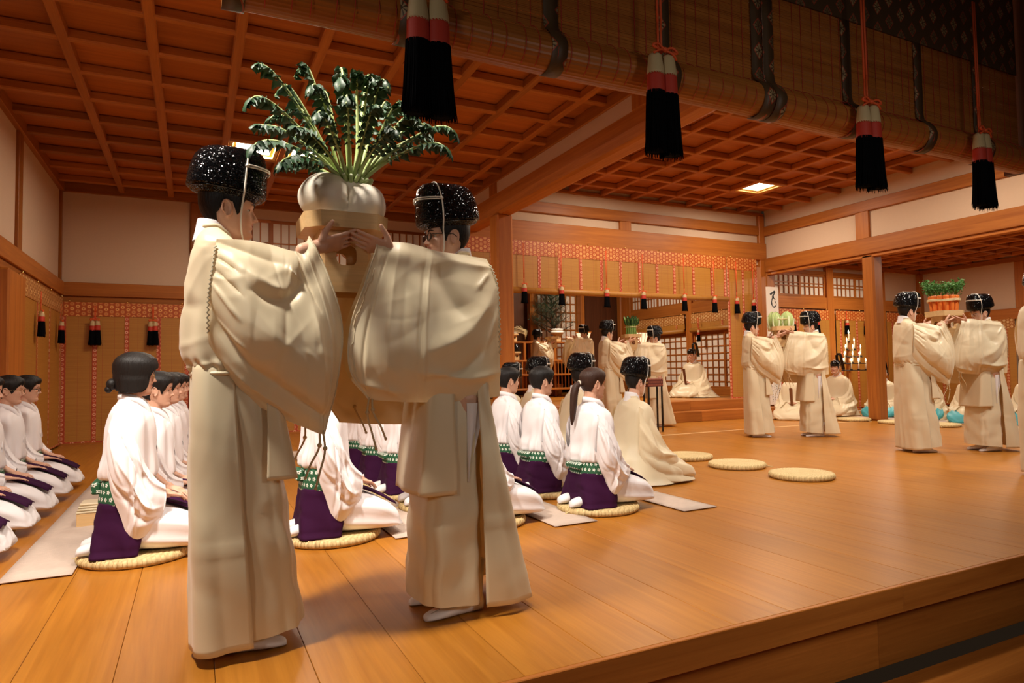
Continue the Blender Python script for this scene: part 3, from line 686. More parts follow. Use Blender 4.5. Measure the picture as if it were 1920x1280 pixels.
def glasses_mb(frame, rad, thick):
    b = MB()
    for s in (-1, 1):
        c = Vector((.096, s*.033, -.004)); pts = []
        for t in np.linspace(0, 2*pi, 22, endpoint=False):
            ct, st = cos(t), sin(t); pts.append((c.x-.12*(c.y+.024*ct)**2*4, c.y+.024*math.copysign(abs(ct)**.6, ct), c.z+rad*math.copysign(abs(st)**.6, st)))
        b.tube(pts, thick, 6, 0, closed=True); b.add(pts, [tuple(range(len(pts)))], 1)
        b.tube([(.090, s*.057, .004), (.06, s*.074, .004), (.0, s*.079, .004), (-.02, s*.079, -.010)], thick*.9, 6, 0)
    b.tube([(.096, -.010, .0), (.099, 0, .003), (.096, .010, .0)], thick, 6, 0); return b.mesh('spectacles', [frame, LENS])
GLASS_B = glasses_mb(BLACKFRAME, .0145, .0022); GLASS_G = glasses_mb(GOLDFRAME, .017, .0011)
def hat_mb():
    rows = [(.040, -.004, .098, .083), (.050, -.006, .112, .092), (.066, -.008, .139, .106), (.074, -.008, .143, .108), (.11, -.006, .142, .107), (.155, -.002, .137, .102), (.195, .002, .128, .094), (.224, .008, .110, .076), (.237, .012, .082, .048), (.241, .014, .04, .02)]
    rings = []
    for z, cx, hx, hy in cr([r for r in rows], 40):
        ring = []
        for k in range(56):
            a = 2*pi*k/56; c, s = cos(a), sin(a); e = 2.6
            x = cx+hx*math.copysign(abs(c)**(2/e), c); y = hy*math.copysign(abs(s)**(2/e), s)
            tilt = -.10*x*(1-min(1, max(0, (z-.05)/.16))) + (.008*math.exp(-((z-.075)/.03)**2))*sin(3*a)*.3
            ring.append((x, y, z+tilt))
        rings.append(ring)
    b = MB(); b.grid(rings, True, cap=True)
    b.tube([(x*1.004, y*1.004, z) for x, y, z in rings[7]], .0032, 6, 1, closed=True); return b.mesh('lacquered_hat', [HAT, HATRIM])
HATM = hat_mb()
def hatcord_mb():
    b = MB()
    half = [(.062, 0, .243), (.062, .045, .238), (.060, .086, .205), (.055, .106, .15), (.052, .109, .10), (.050, .104, .06), (.046, .084, .02), (.042, .078, -.03), (.045, .066, -.08), (.055, .035, -.118), (.06, 0, -.128)]
    path = half + [(x, -y, z) for x, y, z in half[-2:0:-1]]
    b.tube(cr(path, 60, True), .0034, 6, closed=True)
    f = [(.056, .107, .150), (.095, .088, .152), (.132, .045, .156), (.144, 0, .158), (.132, -.045, .156), (.095, -.088, .152), (.056, -.107, .150)]
    for dz in (0, .008): b.tube([(x+.001, y, z+dz) for x, y, z in cr(f, 24)], .0030, 6)
    for s in (-1, 1): b.ball((.056, s*.109, .153), .0075)
    return b.mesh('hat_cord', CORD)
HATCORD = hatcord_mb()
def crown_mb():
    """black court cap with a low bowl, an upright crest and a long tail arching behind"""
    b = MB(); rows = [(.03, .100, .082), (.05, .106, .088), (.09, .108, .086), (.125, .088, .066), (.138, .05, .035)]
    rings = [[(-.005+hx*cos(a), hy*sin(a), z-.06*hx*cos(a)) for a in np.linspace(0, 2*pi, 40, endpoint=False)] for z, hx, hy in cr(rows, 16)]
    b.grid(rings, True, cap=True, mi=0); b.bbox(-.085, -.045, -.022, .022, .10, .235, .008, 1)
    tl = cr([(-.07, 0, .205), (-.11, 0, .255), (-.16, 0, .262), (-.205, 0, .215), (-.235, 0, .12), (-.262, 0, .0), (-.27, 0, -.05)], 20)
    for w0 in (0,):
        ring = []
        for i, p in enumerate(tl):
            d = Vector(tl[min(i+1, 19)])-Vector(tl[max(i-1, 0)]); d.normalize(); n = Vector((d.z, 0, -d.x)); hw = .022+.012*i/19
            P_ = Vector(p); ring.append([tuple(P_+Vector((0, hw, 0))+n*.003), tuple(P_+Vector((0, -hw, 0))+n*.003), tuple(P_+Vector((0, -hw, 0))-n*.003), tuple(P_+Vector((0, hw, 0))-n*.003)])
        b.grid(ring, True, cap=True, mi=1, smooth=False)
    return b.mesh('court_cap', [HATRIM, HATRIM])
CROWN = crown_mb()
def crowncord_mb():
    b = MB(); half = [(.03, 0, .142), (.03, .05, .118), (.03, .088, .07), (.036, .082, .0), (.045, .066, -.08), (.06, 0, -.126)]
    b.tube(cr(half + [(x, -y, z) for x, y, z in half[-2:0:-1]], 48, True), .003, 6, closed=True); return b.mesh('hat_cord', CORD)
CROWNCORD = crowncord_mb()
def dress_head(root_, HM, hair, hat=None, cord=None, glasses=None, eyes=True, brow=None):
    def put(n, me):
        o = link(n, me, root_); o.matrix_local = HM; return o
    put('hair', hair)
    if eyes:
        for s in (-1, 1): put('eye', EYE[s]); put('eyebrow', (brow or BROW)[s])
    if hat is not None: put('hat', hat)
    if cord is not None: put('hat_cord', cord)
    if glasses is not None: put('spectacles', glasses)
# ------------------------------------------------------------------ standing priests who carry an offering between two
LS= [[[-0.013, -0.16, 1.496], [-0.027, -0.19, 1.388], [-0.039, -0.19, 1.274], [-0.038, -0.17, 1.143], [-0.019, -0.12, 1.026]], [[0.075, -0.17, 1.495], [0.072, -0.23, 1.349], [0.068, -0.24, 1.197], [0.069, -0.22, 1.047], [0.077, -0.15, 0.922]], [[0.173, -0.16, 1.484], [0.166, -0.23, 1.315], [0.17, -0.26, 1.159], [0.187, -0.24, 0.988], [0.214, -0.16, 0.839]], [[0.239, -0.18, 1.465], [0.25, -0.225, 1.301], [0.263, -0.25, 1.141], [0.279, -0.24, 0.947], [0.298, -0.17, 0.8]], [[0.276, -0.18, 1.47], [0.319, -0.225, 1.304], [0.346, -0.24, 1.142], [0.349, -0.23, 0.925], [0.341, -0.18, 0.78]], [[0.305, -0.18, 1.521], [0.37, -0.225, 1.368], [0.42, -0.22, 1.174], [0.399, -0.21, 0.953], [0.359, -0.18, 0.777]]]
RS= [[[-0.1, 0.13, 1.485], [-0.13, 0.16, 1.378], [-0.135, 0.17, 1.218], [-0.139, 0.16, 1.06], [-0.15, 0.13, 0.896]], [[-0.002, 0.13, 1.495], [0.013, 0.18, 1.347], [0.022, 0.2, 1.191], [0.02, 0.2, 1.016], [-0.008, 0.15, 0.883]], [[0.137, 0.14, 1.505], [0.172, 0.2, 1.35], [0.193, 0.22, 1.187], [0.197, 0.22, 1.018], [0.172, 0.16, 0.881]], [[0.256, 0.168, 1.518], [0.296, 0.205, 1.345], [0.317, 0.23, 1.184], [0.325, 0.23, 1.02], [0.305, 0.17, 0.89]], [[0.326, 0.168, 1.52], [0.371, 0.205, 1.355], [0.404, 0.21, 1.184], [0.413, 0.21, 1.021], [0.387, 0.17, 0.898]], [[0.383, 0.168, 1.521], [0.44, 0.205, 1.353], [0.492, 0.18, 1.185], [0.497, 0.18, 1.023], [0.422, 0.16, 0.903]]]
def sleeve_mb(C, s, folds, far_t=.16, nu=64, nv=56, seed=1, noise=.002):
    """wide hanging sleeve: C = columns shoulder->cuff of near-face points; s mirrors y; two layers joined at top and bottom"""
    C = np.array(C, float); near = C.copy()
    Q = surf(near, nu, nv, folds=folds, noise=noise, seed=seed)
    ysgn = np.sign(C[:, :, 1].mean())
    U, V = np.meshgrid(np.linspace(0, 1, nu), np.linspace(0, 1, nv), indexing='ij')
    Q[:, :, 1] += ysgn*.022*np.sin(pi*np.clip(V, 0, 1))*np.clip(U*4, 0, 1)*np.clip((1-U)*4, 0, 1)
    Q[:, :, 1] += ysgn*.020*np.exp(-((V-.07)/.07)**2)*np.clip((U-.25)*4, 0, 1)
    back = near.copy(); m, n = back.shape[:2]
    for i in range(m):
        for j in range(n):
            t = sin(pi*j/(n-1))**.6; u = i/(m-1)
            back[i, j, 1] -= ysgn*(.012+far_t*t*(1-.45*u)); 
    B = surf(back, nu, nv, noise=noise*1.5, seed=seed+7)
    B[:, :, 1] = (np.minimum if ysgn > 0 else np.maximum)(B[:, :, 1], Q[:, :, 1]-ysgn*(.004+.055*np.exp(-((V-.1)/.1)**2)*np.clip((U-.2)*3, 0, 1)+.010*np.sin(pi*V)))
    B[:, 0] = Q[:, 0]; B[:, -1] = Q[:, -1]
    b = MB()
    fl = (ysgn > 0)
    for G, f in ((Q, fl), (B, not fl)):
        H = G.copy(); flip = f
        if s*ysgn < 0: H[:, :, 1] *= -1; flip = not f
        b.grid(H, flip=flip)
    # turned hem along the cuff
    edge = Q[-1].copy()
    if s*ysgn < 0: edge[:, 1] *= -1
    b.tube([tuple(p) for p in edge], .0035, 5)
    return b
def strip_cap(ring, n): return cr(np.array(ring, float), n)
FOLD_L = [(.03, .03, .50, .09, .035, .016, .02), (.22, .21, .52, .25, .040, -.022, .02), (.26, .31, .68, .19, .030, .022, .05), (.55, .13, .66, .17, .03, -.022), (.28, .50, .82, .58, .13, -.026, .03), (.02, .56, .40, .80, .050, .024, .05),
          (.38, .80, .95, .90, .045, .024, .01), (.86, .06, .885, .97, .007, -.005), (.90, .06, .92, .97, .02, .004), (.03, .16, .16, .22, .015, .010), (.03, .27, .2, .36, .018, .010), (.02, .38, .18, .50, .016, -.009), (.05, .60, .22, .66, .014, -.007), (.70, .05, .80, .35, .02, .010), (.74, .36, .80, .75, .03, -.010), (.12, .84, .5, .95, .03, -.012)]
FOLD_R = [(.425, .02, .435, .97, .007, .007), (.46, .02, .47, .97, .010, -.006), (.36, .08, .20, .46, .070, -.036, -.02), (.02, .10, .40, .05, .035, .015), (.03, .30, .42, .66, .060, .022, .05), (.02, .84, .42, .78, .035, .020), (.05, .62, .40, .84, .045, -.016, .02),
          (.70, .08, .68, .92, .04, .009), (.58, .1, .57, .9, .04, -.007), (.84, .08, .90, .85, .012, -.006), (.02, .45, .10, .70, .02, .010), (.04, .16, .14, .26, .02, .010), (.55, .93, .98, .86, .04, .012)]
SEAM = plain('pale_seam_cord', (0.58, 0.50, 0.34), 0.7)
def rounded(x0, x1, hy, z, n=96, e=3.2, amp=.0, k=7, ph=0.0, ridx=None):
    r = []
    cx, hx = (x0+x1)/2, (x1-x0)/2
    for i in range(n):
        a = 2*pi*i/n; c, s = cos(a), sin(a)
        f = 1+amp*(abs(((k*a+ph)/(2*pi)) % 1-.5)*4-1)
        r.append((cx+hx*math.copysign(abs(c)**(2/e), c)*f, hy*math.copysign(abs(s)**(2/e), s)*f, z))
    return r
def standing_robes(kind):
    """meshes of one bearer's clothes, facing +X; kind L or R sets how the sleeve and train hang"""
    L = kind == 'L'; K = {}; near = -1 if L else 1
    # body of the outer robe, bloused over the belt
    NR = 70
    prof = [(1.560, -.060, .045, .070), (1.535, -.072, .070, .105), (1.505, -.085, .100, .150), (1.45, -.098, .125, .166), (1.36, -.108, .13, .166), (1.25, -.118, .14, .164), (1.15, -.128, .155, .164), (1.075, -.125, .165, .166), (1.035, -.100, .17, .17), (1.005, -.088, .155, .158)]
    rings = []
    P = cr(np.array(prof), NR)
    for i, (z, xb, xf, hy) in enumerate(P):
        ring = rounded(xb, xf, hy, z, 120, 2.5)
        out = []
        for k_, (x, y, zz) in enumerate(ring):
            a = 2*pi*k_/120; t = i/(NR-1)
            w = .004*sin(9*a+2)*t + .006*sin(5*a+6*t)*sin(pi*t)**2 + .007*math.exp(-((t-.9)/.08)**2)*sin(17*a)
            dz = -.045*max(0, cos(a))*(1-t)**3 - .02*(abs(sin(a))**3)*(1 if t < .35 else 0)*t
            out.append((x+cos(a)*w, y+sin(a)*w, zz+dz))
        rings.append(out)
    rings = crumple(rings, .0022, 21, True, 30, .012, .03)
    b = MB(); b.grid(rings, True, flip=True)
    b.tube([(x*1.0, y*1.0, z+.002) for x, y, z in rings[0]], .009, 6, closed=True); K['robe'] = b
    # white under-collar
    rings = []
    for z, r_ in ((1.50, .078), (1.540, .069), (1.578, .0625), (1.582, .0595), (1.54, .0585)):
        rings.append([(-.012+r_*1.02*cos(a), r_*1.02*sin(a), z-.04*max(0, cos(a))-.012*cos(a)) for a in np.linspace(0, 2*pi, 40, endpoint=False)])
    b = MB(); b.grid(cr(rings, 14), True, flip=True); K['collar'] = b
    # divided trousers under the robe
    rings = []
    hemf = .300 if L else .215; hemb = -.06
    for i in range(40):
        t = i/39; z = 1.03*(1-t)+.055*t; xf = .17*(1-t)+hemf*t; xb = -.075*(1-t)+hemb*t; hy = .158*(1-t)+.192*t
        ring = rounded(xb, xf, hy, z, 120, 3.6, .012+.02*t, 9, 1.1)
        rings.append([(x+.004*sin(5*z*6+y*20), y+.004*sin(z*17+x*22), z+(.022*((x-xb)/(xf-xb)) if t > .8 else 0)*((t-.8)/.2)) for x, y, z in ring])
    b = MB(); b.grid(crumple(rings, .0018, 31, True, 24, .012, .03), True, flip=True); K['trousers'] = b
    # long back panel wrapping the near and far sides
    xe0, xe1 = (.045, .105) if L else (-.035, -.055)
    rings = []
    for i in range(44):
        t = i/43; z = 1.05*(1-t)+.045*t; xe = xe0*(1-t)+xe1*t
        xb = (-.088-.006*sin(pi*t)) if L else (-.10-.015*sin(3*t)-.225*max(0, t-.12)**1.25)
        hw = .136+.060*t**.45
        base = [(xe, -hw-.012, z), (xe*.6+xb*.4, -hw-.016, z), (xb*.75+xe*.25, -hw-.006, z), (xb*.97, -hw*.72, z), (xb, -hw*.25, z), (xb-.004, 0, z)]
        base += [(x, -y, zz) for x, y, zz in base[-2::-1]]
        rw = cr(base, 60)
        for q in range(60):
            e = q/59; rw[q, 0] += .007*sin(e*38+2*t)*t; rw[q, 1] += .006*sin(e*31+5*t)*t+.004*sin(14*t+e*9)
            rw[q, 2] += (-.012*sin(pi*e)*t if L else (.0))
            crease = math.exp(-((z-.40)/.006)**2)*.006 + (0 if L else math.exp(-((z-.33)/.008)**2)*.008*(1 if q < 20 else 0)); rw[q, 1] -= crease*(1 if q < 30 else -1)
        rings.append(rw)
    b = MB(); b.grid(crumple(rings, .0018, 41, False, 22, .02, .05), flip=True); K['back_panel'] = b
    # shorter front flap
    rings = []
    for i in range(26):
        t = i/25; z = 1.03*(1-t)+(.62 if L else .525)*t; xf = .185*(1-t)+(.265 if L else .235)*t; xs_ = .155 if L else .075
        base = [(xs_, -.175-.012*t, z), (xf*.8+xs_*.2, -.172-.012*t, z), (xf, -.13, z), (xf+.006, 0, z)]; base += [(x, -y, zz) for x, y, zz in base[-2::-1]]
        rw = cr(base, 44); rw[:, 0] += .006*np.sin(np.arange(44)*.5+3*t)*t; rings.append(rw)
    b = MB(); b.grid(rings, flip=True); K['front_panel'] = b
    b = MB(); x0 = .05 if L else -.03
    b.grid([[(x0+.045-.09*u*(1-v), near*(.168+.012*sin(6*u)), .90-.34*v) for u in np.linspace(0, 1, 8)] for v in np.linspace(0, .98, 10)])
    K['lining'] = b
    # belt cord round the waist
    b = MB(); b.tube([(x, y, z) for x, y, z in rounded(-.094, .166, .168, 1.012, 48, 2.5)], .008, 6, closed=True); K['belt'] = b
    C = LS if L else [[[c/0.97 for c in p] for p in col] for col in RS]
    K['near'] = sleeve_mb(C, near, FOLD_L if L else FOLD_R, .17, 130, 110, 3 if L else 5, .0020 if L else .0014)
    FC = np.array(C)
    if not L: FC[:, :, 2] -= .11*np.linspace(0, 1, FC.shape[1])[None, :]; FC[3:, 1:, 0] += .045
    K['far'] = sleeve_mb(FC, -near, [(.1, .3, .9, .55, .08, .02), (.2, .7, .95, .8, .06, .018), (.4, .1, .6, .5, .06, -.02)], .15, 40, 36, 11)
    # gathered seam at the armhole and running stitch at the cuff
    b = MB(); b2 = MB(); K['seam'] = b
    col = cr(np.array(C[0], float), 60)
    b.tube([(p[0]+.004*(-1)**i, p[1]+near*.006, p[2]) for i, p in enumerate(col[4:44])], .0032, 5)
    if not L:
        col = cr(np.array(C[-1], float), 70)*.98+cr(np.array(C[-2], float), 70)*.02
        b2.tube([(p[0]-.012+.004*(1 if (i//6) % 2 else -1), p[1]+near*.008, p[2]) for i, p in enumerate(col[12:64])], .0028, 5)
    K['stitch'] = b2
    # cords hanging from the lower sleeve corners
    K['cords'] = []
    for (src, yy) in ((C, near), (C, -near)):
        p = np.array(src[-1][-1], float); 
        b = MB()
        for j, (dx, dy, l) in enumerate(((-.015, .01, .16), (.008, -.008, .20))[:2 if yy == near else 1]):
            y0 = abs(p[1])*yy
            pts = cr([(p[0]-.01+dx*.4, y0, p[2]+.03), (p[0]-.01+dx*.8+.006, y0+dy, p[2]-l*.3), (p[0]-.02+dx*1.2-.008, y0+dy*2, p[2]-l*.7), (p[0]-.03+dx*1.5-.014, y0+dy, p[2]-l)], 14)
            b.tube(pts, .0044, 5); b.ball(pts[4], .009, 5, 8); b.ball(pts[-1], .0065, 5, 8)
        K['cords'].append(b)
    return K
def sock_mb(stand=True):
    b = MB(); rows = [(-.075, .020, .052, .075), (-.06, .033, .036, .10), (-.01, .036, .030, .085), (.05, .040, .028, .062), (.11, .046, .022, .045), (.155, .044, .017, .034), (.185, .030, .012, .024), (.193, .012, .008, .014)]
    rings = []
    for x, hy, zc, top in cr(np.array(rows), 26):
        rings.append([(x, hy*cos(a)*(1 if sin(a) > 0 else 1), max(.002, (top/2)+(top/2)*sin(a))) for a in np.linspace(0, 2*pi, 24, endpoint=False)])
    b.grid(rings, True, cap=True)
    b.tube([(-.03, 0, .03), (-.035, 0, .09), (-.038, 0, .16), (-.04, 0, .22)], [.040, .040, .042, .046], 16, 0)
    b.tube(cr([(.193, .010, .008), (.165, .012, .030), (.13, .014, .042)], 8), .0022, 5, 1)
    return b.mesh('sock', [LINING, plain('sock_seam', (.45, .40, .38), .8)])
SOCK = sock_mb()
ROBE = {}
for kd in 'LR':
    K = standing_robes(kd)
    ROBE[kd] = {n: (K[n].mesh(n, SILK if n not in ('collar', 'lining', 'seam', 'belt') else LINING if n in ('collar', 'lining') else SEAM if n in ('seam', 'stitch') else SILK)) for n in ('robe', 'collar', 'trousers', 'back_panel', 'front_panel', 'lining', 'belt', 'near', 'far', 'seam', 'stitch')}
    ROBE[kd]['cords'] = [c.mesh('sleeve_cord', TAN_CORD) for c in K['cords']]
def priest_standing(kd, loc, rz, label, group=None, glasses=None, sc=1.0):
    t = thing('person', label, 'person', loc, rz, group); t.scale = (sc, sc, sc); M_ = ROBE[kd]
    link('body', BODY_ST if kd == 'L' else BODY_ST2, t); dress_head(t, HM_ST, HAIR_MAN, HATM, HATCORD, glasses)
    for n in ('robe', 'trousers', 'back_panel', 'front_panel', 'belt'): 
        o = link(n, M_[n], t)
        if n in ('back_panel', 'front_panel'): solid(o, .005)
    link('collar', M_['collar'], t)
    if kd == 'R': link('lining', M_['lining'], t)
    for n in ('near', 'far'): link('sleeve', M_[n], t)
    link('sleeve_seam', M_['seam'], t)
    if kd == 'R': link('cuff_stitch', M_['stitch'], t)
    for c in M_['cords']: link('sleeve_cord', c, t)
    for s in (-1, 1): link('sock', SOCK, t, (.04 if L_R(kd) else .0, s*.095, 0), (0, 0, s*.06))
    return t
def L_R(k): return k == 'L'
priest_standing('L', (.085, 2.72, 0), 0, 'priest in cream robe and black hat at the left of the great radish')
priest_standing('R', (1.03, 2.68, 0), pi, 'priest with black-rimmed spectacles at the right of the great radish', glasses=GLASS_B, sc=.97)
# ------------------------------------------------------------------ kneeling women in white, green sash, purple apron skirt
def woman_clothes(dz):
    K = {}
    prof = [(.905, -.050, .055, .062), (.885, -.060, .075, .090), (.862, -.075, .095, .145), (.82, -.092, .115, .188), (.74, -.108, .130, .205), (.62, -.118, .135, .195), (.53, -.138, .140, .188), (.475, -.134, .134, .180), (.45, -.098, .112, .150)]
    rings = []
    P = cr(np.array(prof), 50)
    for i, (z, xb, xf, hy) in enumerate(P):
        t = i/49; ring = []
        for k_, (x, y, zz) in enumerate(rounded(xb, xf, hy, z, 96, 2.4)):
            a = 2*pi*k_/96
            w = .004*sin(11*a+1)*t + .006*sin(6*a+5*t)*sin(pi*t) + .010*math.exp(-((t-.86)/.14)**2)*sin(17*a+2*sin(3*a)) + .005*max(0, sin(9*a+4*t+2))**6*t
            ring.append((x+.02+cos(a)*w, y+sin(a)*w, low(zz, dz)-.05*max(0, cos(a))*(1-t)**3))
        rings.append(ring)
    b = MB(); b.grid(crumple(rings, .0022, 51, True, 26, .015, .04), True, flip=True); K['kimono'] = b
    # crossed collar: two bands meeting on the chest, standing at the nape
    b = MB(); pts = [(.135, .05, .62), (.125, -.01, .74), (.098, -.045, .84), (.05, -.064, .895), (-.01, -.060, .915), (-.048, 0, .925), (-.01, .060, .915), (.05, .064, .895), (.098, .045, .84), (.130, .0, .72), (.138, -.045, .62)]
    rows = []
    for i, p in enumerate(cr([(x+.018, y, low(z, dz)) for x, y, z in pts], 60)):
        c = Vector((p[0]-.02, p[1], 0)); n = c.normalized() if c.length > .01 else Vector((1, 0, 0)); rows.append([tuple(Vector(p)+n*.004+Vector((0, 0, .020))), tuple(Vector(p)+n*.008), tuple(Vector(p)+n*.009+Vector((0, 0, -.022))), tuple(Vector(p)-n*.006+Vector((0, 0, -.015)))])
    b.grid(rows, True); K['collar'] = b
    b = MB(); rings = []
    for z, xb, xf, hy in cr(np.array([(.462, -.100, .112, .156), (.456, -.126, .132, .178), (.40, -.136, .140, .184), (.325, -.142, .144, .188), (.310, -.120, .130, .170)]), 14):
        rings.append([(x+.02, y, low(z, dz)) for x, y, _ in rounded(xb, xf, hy, z, 56, 2.4)])
    b.grid(rings, True, flip=True); b.bbox(-.150, -.105, -.085, .085, low(.385, dz), low(.455, dz), .008); K['sash'] = b
    # white trousers over folded legs
    rings = []
    for i, (x, hy, z0, z1) in enumerate(cr(np.array([(-.08, .10, .06, .24), (-.05, .14, .055, .29), (.02, .165, .05, .325), (.14, .215, .05, .315), (.28, .22, .05, .265), (.39, .205, .05, .20), (.45, .18, .05, .145), (.475, .14, .055, .10)]), 40)):
        ring = []
        for k_ in range(64):
            a = 2*pi*k_/64; c, s = cos(a), sin(a); y = hy*math.copysign(abs(c)**.62, c); zc, hz = (z0+z1)/2, (z1-z0)/2
            z = zc+hz*math.copysign(abs(s)**.62, s)
            if s > 0: z -= .030*math.exp(-(y/.035)**2)*min(1, i/12)
            z += .005*sin(y*55+i*.3)*(s > -.2); yy = y+.006*sin(z*60+i*.25)*abs(c)
            ring.append((x+.012*sin(z*40)*abs(c), yy, max(.05, low(z, dz*.35))))
        rings.append(ring)
    b = MB(); b.grid(crumple(rings, .0022, 71, True, 26, .015, .04), True, cap=True, flip=False); K['trousers'] = b
    # purple skirt round the back and sides
    rings = []
    for i in range(26):
        t = i/25; z = (low(.34, dz))*(1-t)+.052*t
        base = [(.10-.03*t, -.170-.050*t), (.02-.02*t, -.184-.056*t), (-.09-.03*t, -.155-.060*t), (-.125-.045*t, -.08-.04*t), (-.128-.02*t, 0)]
        base += [(x, -y) for x, y in base[-2::-1]]
        rw = cr(np.array([(x+.012, y, z) for x, y in base]), 64); e = np.arange(64)/63
        rw[:, 0] += .010*np.sin(e*30+3*t)*t; rw[:, 1] += .010*np.sin(e*24+4*t)*t; rings.append(rw)
    b = MB(); b.grid(crumple(rings, .0030, 61, False, 16, .03, .07), flip=True); K['apron_skirt'] = b
    rings = []
    for i in range(18):
        t = i/17; x = .10+.35*t; z = low(.334-.03*t-.112*t*t, dz*.35)
        rings.append([(x, y, z+.006-.020*math.exp(-(y/.03)**2)-.018*(abs(y)/.1)**3*t) for y in np.linspace(-.105+.01*t, .105-.01*t, 15)])
    b = MB(); b.grid(rings); K['lap_panel'] = b
    cols = [[(-.03, .185, .82), (-.055, .215, .74), (-.065, .215, .64), (-.06, .20, .56)],
            [(.03, .210, .765), (-.005, .245, .64), (-.030, .250, .51), (-.045, .225, .42)],
            [(.075, .225, .665), (.060, .258, .54), (.035, .262, .40), (.0, .225, .27)],
            [(.115, .225, .560), (.105, .252, .43), (.080, .256, .30), (.035, .220, .165)],
            [(.160, .210, .480), (.155, .240, .37), (.130, .242, .25), (.080, .215, .140)],
            [(.205, .180, .425), (.210, .206, .345), (.195, .210, .26), (.140, .195, .160)]]
    F1 = [(.05, .12, .72, .30, .035, .016, .04), (.12, .40, .9, .50, .05, -.020, .05), (.15, .80, .9, .70, .04, .018, -.03), (.30, .2, .55, .9, .03, .012), (.02, .3, .3, .6, .03, -.014), (.55, .08, .85, .5, .03, .012), (.18, .02, .22, .55, .012, -.007), (.42, .12, .75, .12, .025, -.010), (.45, .5, .7, .95, .025, -.012)]
    for s in (-1, 1):
        C = [[(x, y*s, low(z, dz)) for x, y, z in c] for c in cols]
        K['sleeve', s] = sleeve_mb(C, s, F1, .10, 72, 60, 3, .0026)
    return K
def build_set(K, mats):
    return {k: v.mesh(k[0] if isinstance(k, tuple) else k, mats[k[0] if isinstance(k, tuple) else k]) for k, v in K.items()}
WM = dict(kimono=COTTON, collar=COTTON, sash=OBI, trousers=COTTON, apron_skirt=PURPLE, lap_panel=PURPLE, sleeve=COTTON)
WCL = {q: build_set(woman_clothes(d), WM) for q, d in (('hi', .02), ('lo', .12))}
def ksock_mb():
    b = MB(); rows = [(-.345, .010, .012), (-.335, .034, .022), (-.30, .046, .030), (-.24, .044, .036), (-.18, .040, .040), (-.10, .040, .042), (-.02, .036, .04)]
    b.grid([[(x, hy*cos(a), .055+hz+hz*sin(a)) for a in np.linspace(0, 2*pi, 20, endpoint=False)] for x, hy, hz in cr(np.array(rows), 20)], True, cap=True); return b.mesh('sock', LINING)
KSOCK = ksock_mb()
def cushion_mb():
    """round coiled straw cushion: spiral coil ridges on top, stitched rim"""
    b = MB(); prof = [(.004, .044)]
    nr = 15
    for i in range(nr): r0 = .012+.265*i/nr; prof += [(r0+.004, .047), (r0+.0095, .0505), (r0+.0165, .046)]
    prof += [(.286, .047), (.296, .040), (.301, .027), (.298, .013), (.288, .003), (.004, .002)]
    b.lathe(prof[::-1], 64)
    nt = 80
    for k in range(nt):
        a = 2*pi*k/nt; c, s = cos(a), sin(a)
        b.tube([(.288*c, .288*s, .049), (.300*c, .300*s, .036), (.303*c, .303*s, .024), (.297*c, .297*s, .010)], .0036, 4, 0)
    b.tube([(-.285, .03, .03), (-.315, .05, .012), (-.35, .045, .006), (-.375, .06, .006)], [.008, .006, .004, .002], 5)
    return b
def straw_mat():
    m, nt, b = newmat('plaited_straw'); tc = N(nt, 'ShaderNodeTexCoord'); sp = N(nt, 'ShaderNodeSeparateXYZ'); nt.links.new(tc.outputs['Object'], sp.inputs[0])
    x, y = X_(nt, sp.outputs[0]), X_(nt, sp.outputs[1]); r = (x*x+y*y).op('SQRT'); th = y.op('ARCTAN2', x)
    f = ((th*40.0+r*160.0).op('SINE')*0.25+0.5); no = N(nt, 'ShaderNodeTexNoise', i_Scale=35.0, i_Detail=4.0); nt.links.new(tc.outputs['Object'], no.inputs['Vector'])
    f2 = f*0.6+X_(nt, no.outputs['Fac'])*0.6
    nt.links.new(mixcol(nt, f2, (0.36, 0.24, 0.085), (0.78, 0.60, 0.30)), b.inputs['Base Color']); b.inputs['Roughness'].default_value = .7
    bp = N(nt, 'ShaderNodeBump', i_Strength=.5, i_Distance=.003); nt.links.new(f2.k, bp.inputs['Height']); nt.links.new(bp.outputs[0], b.inputs['Normal']); return m
STRAW = straw_mat(); CUSH = cushion_mb().mesh('straw_cushion', STRAW)
def cushion(x, y, label, group=None, rz=0.0, sc=1.0, z=0.0):
    o = link('straw_cushion', CUSH, None, (x, y, z), (0, 0, rz)); o.scale = (sc, sc, 1); return setp(o, label, 'cushion', group)
def woman(x, y, label, q='lo', hair=HAIR_SHORTW, glasses=None, rz=0.0, sc=1.0, cush=None, group=None, grp_c=None, z=0.0, tie=False):
    t = thing('person', label, 'person', (x, y, z), rz, group); t.scale = (sc, sc, sc); M_ = WCL[q]
    link('body', BODY_KN[q], t); dress_head(t, HM_KN[q], hair, None, None, glasses, brow=BROWW)
    if tie: o = link('hair_tie', TIE, t); o.matrix_local = HM_KN[q]
    for n in ('kimono', 'collar', 'sash', 'trousers'): link(n, M_[n], t)
    for n in ('apron_skirt', 'lap_panel'): solid(link(n, M_[n], t), .005)
    for s in (-1, 1): link('sleeve', M_['sleeve', s], t); link('sock', KSOCK, t, (.13, s*.083, 0))
    if cush: cushion(x+.07, y, cush, grp_c, rnd.uniform(-.4, .4), .97, z)
    return t
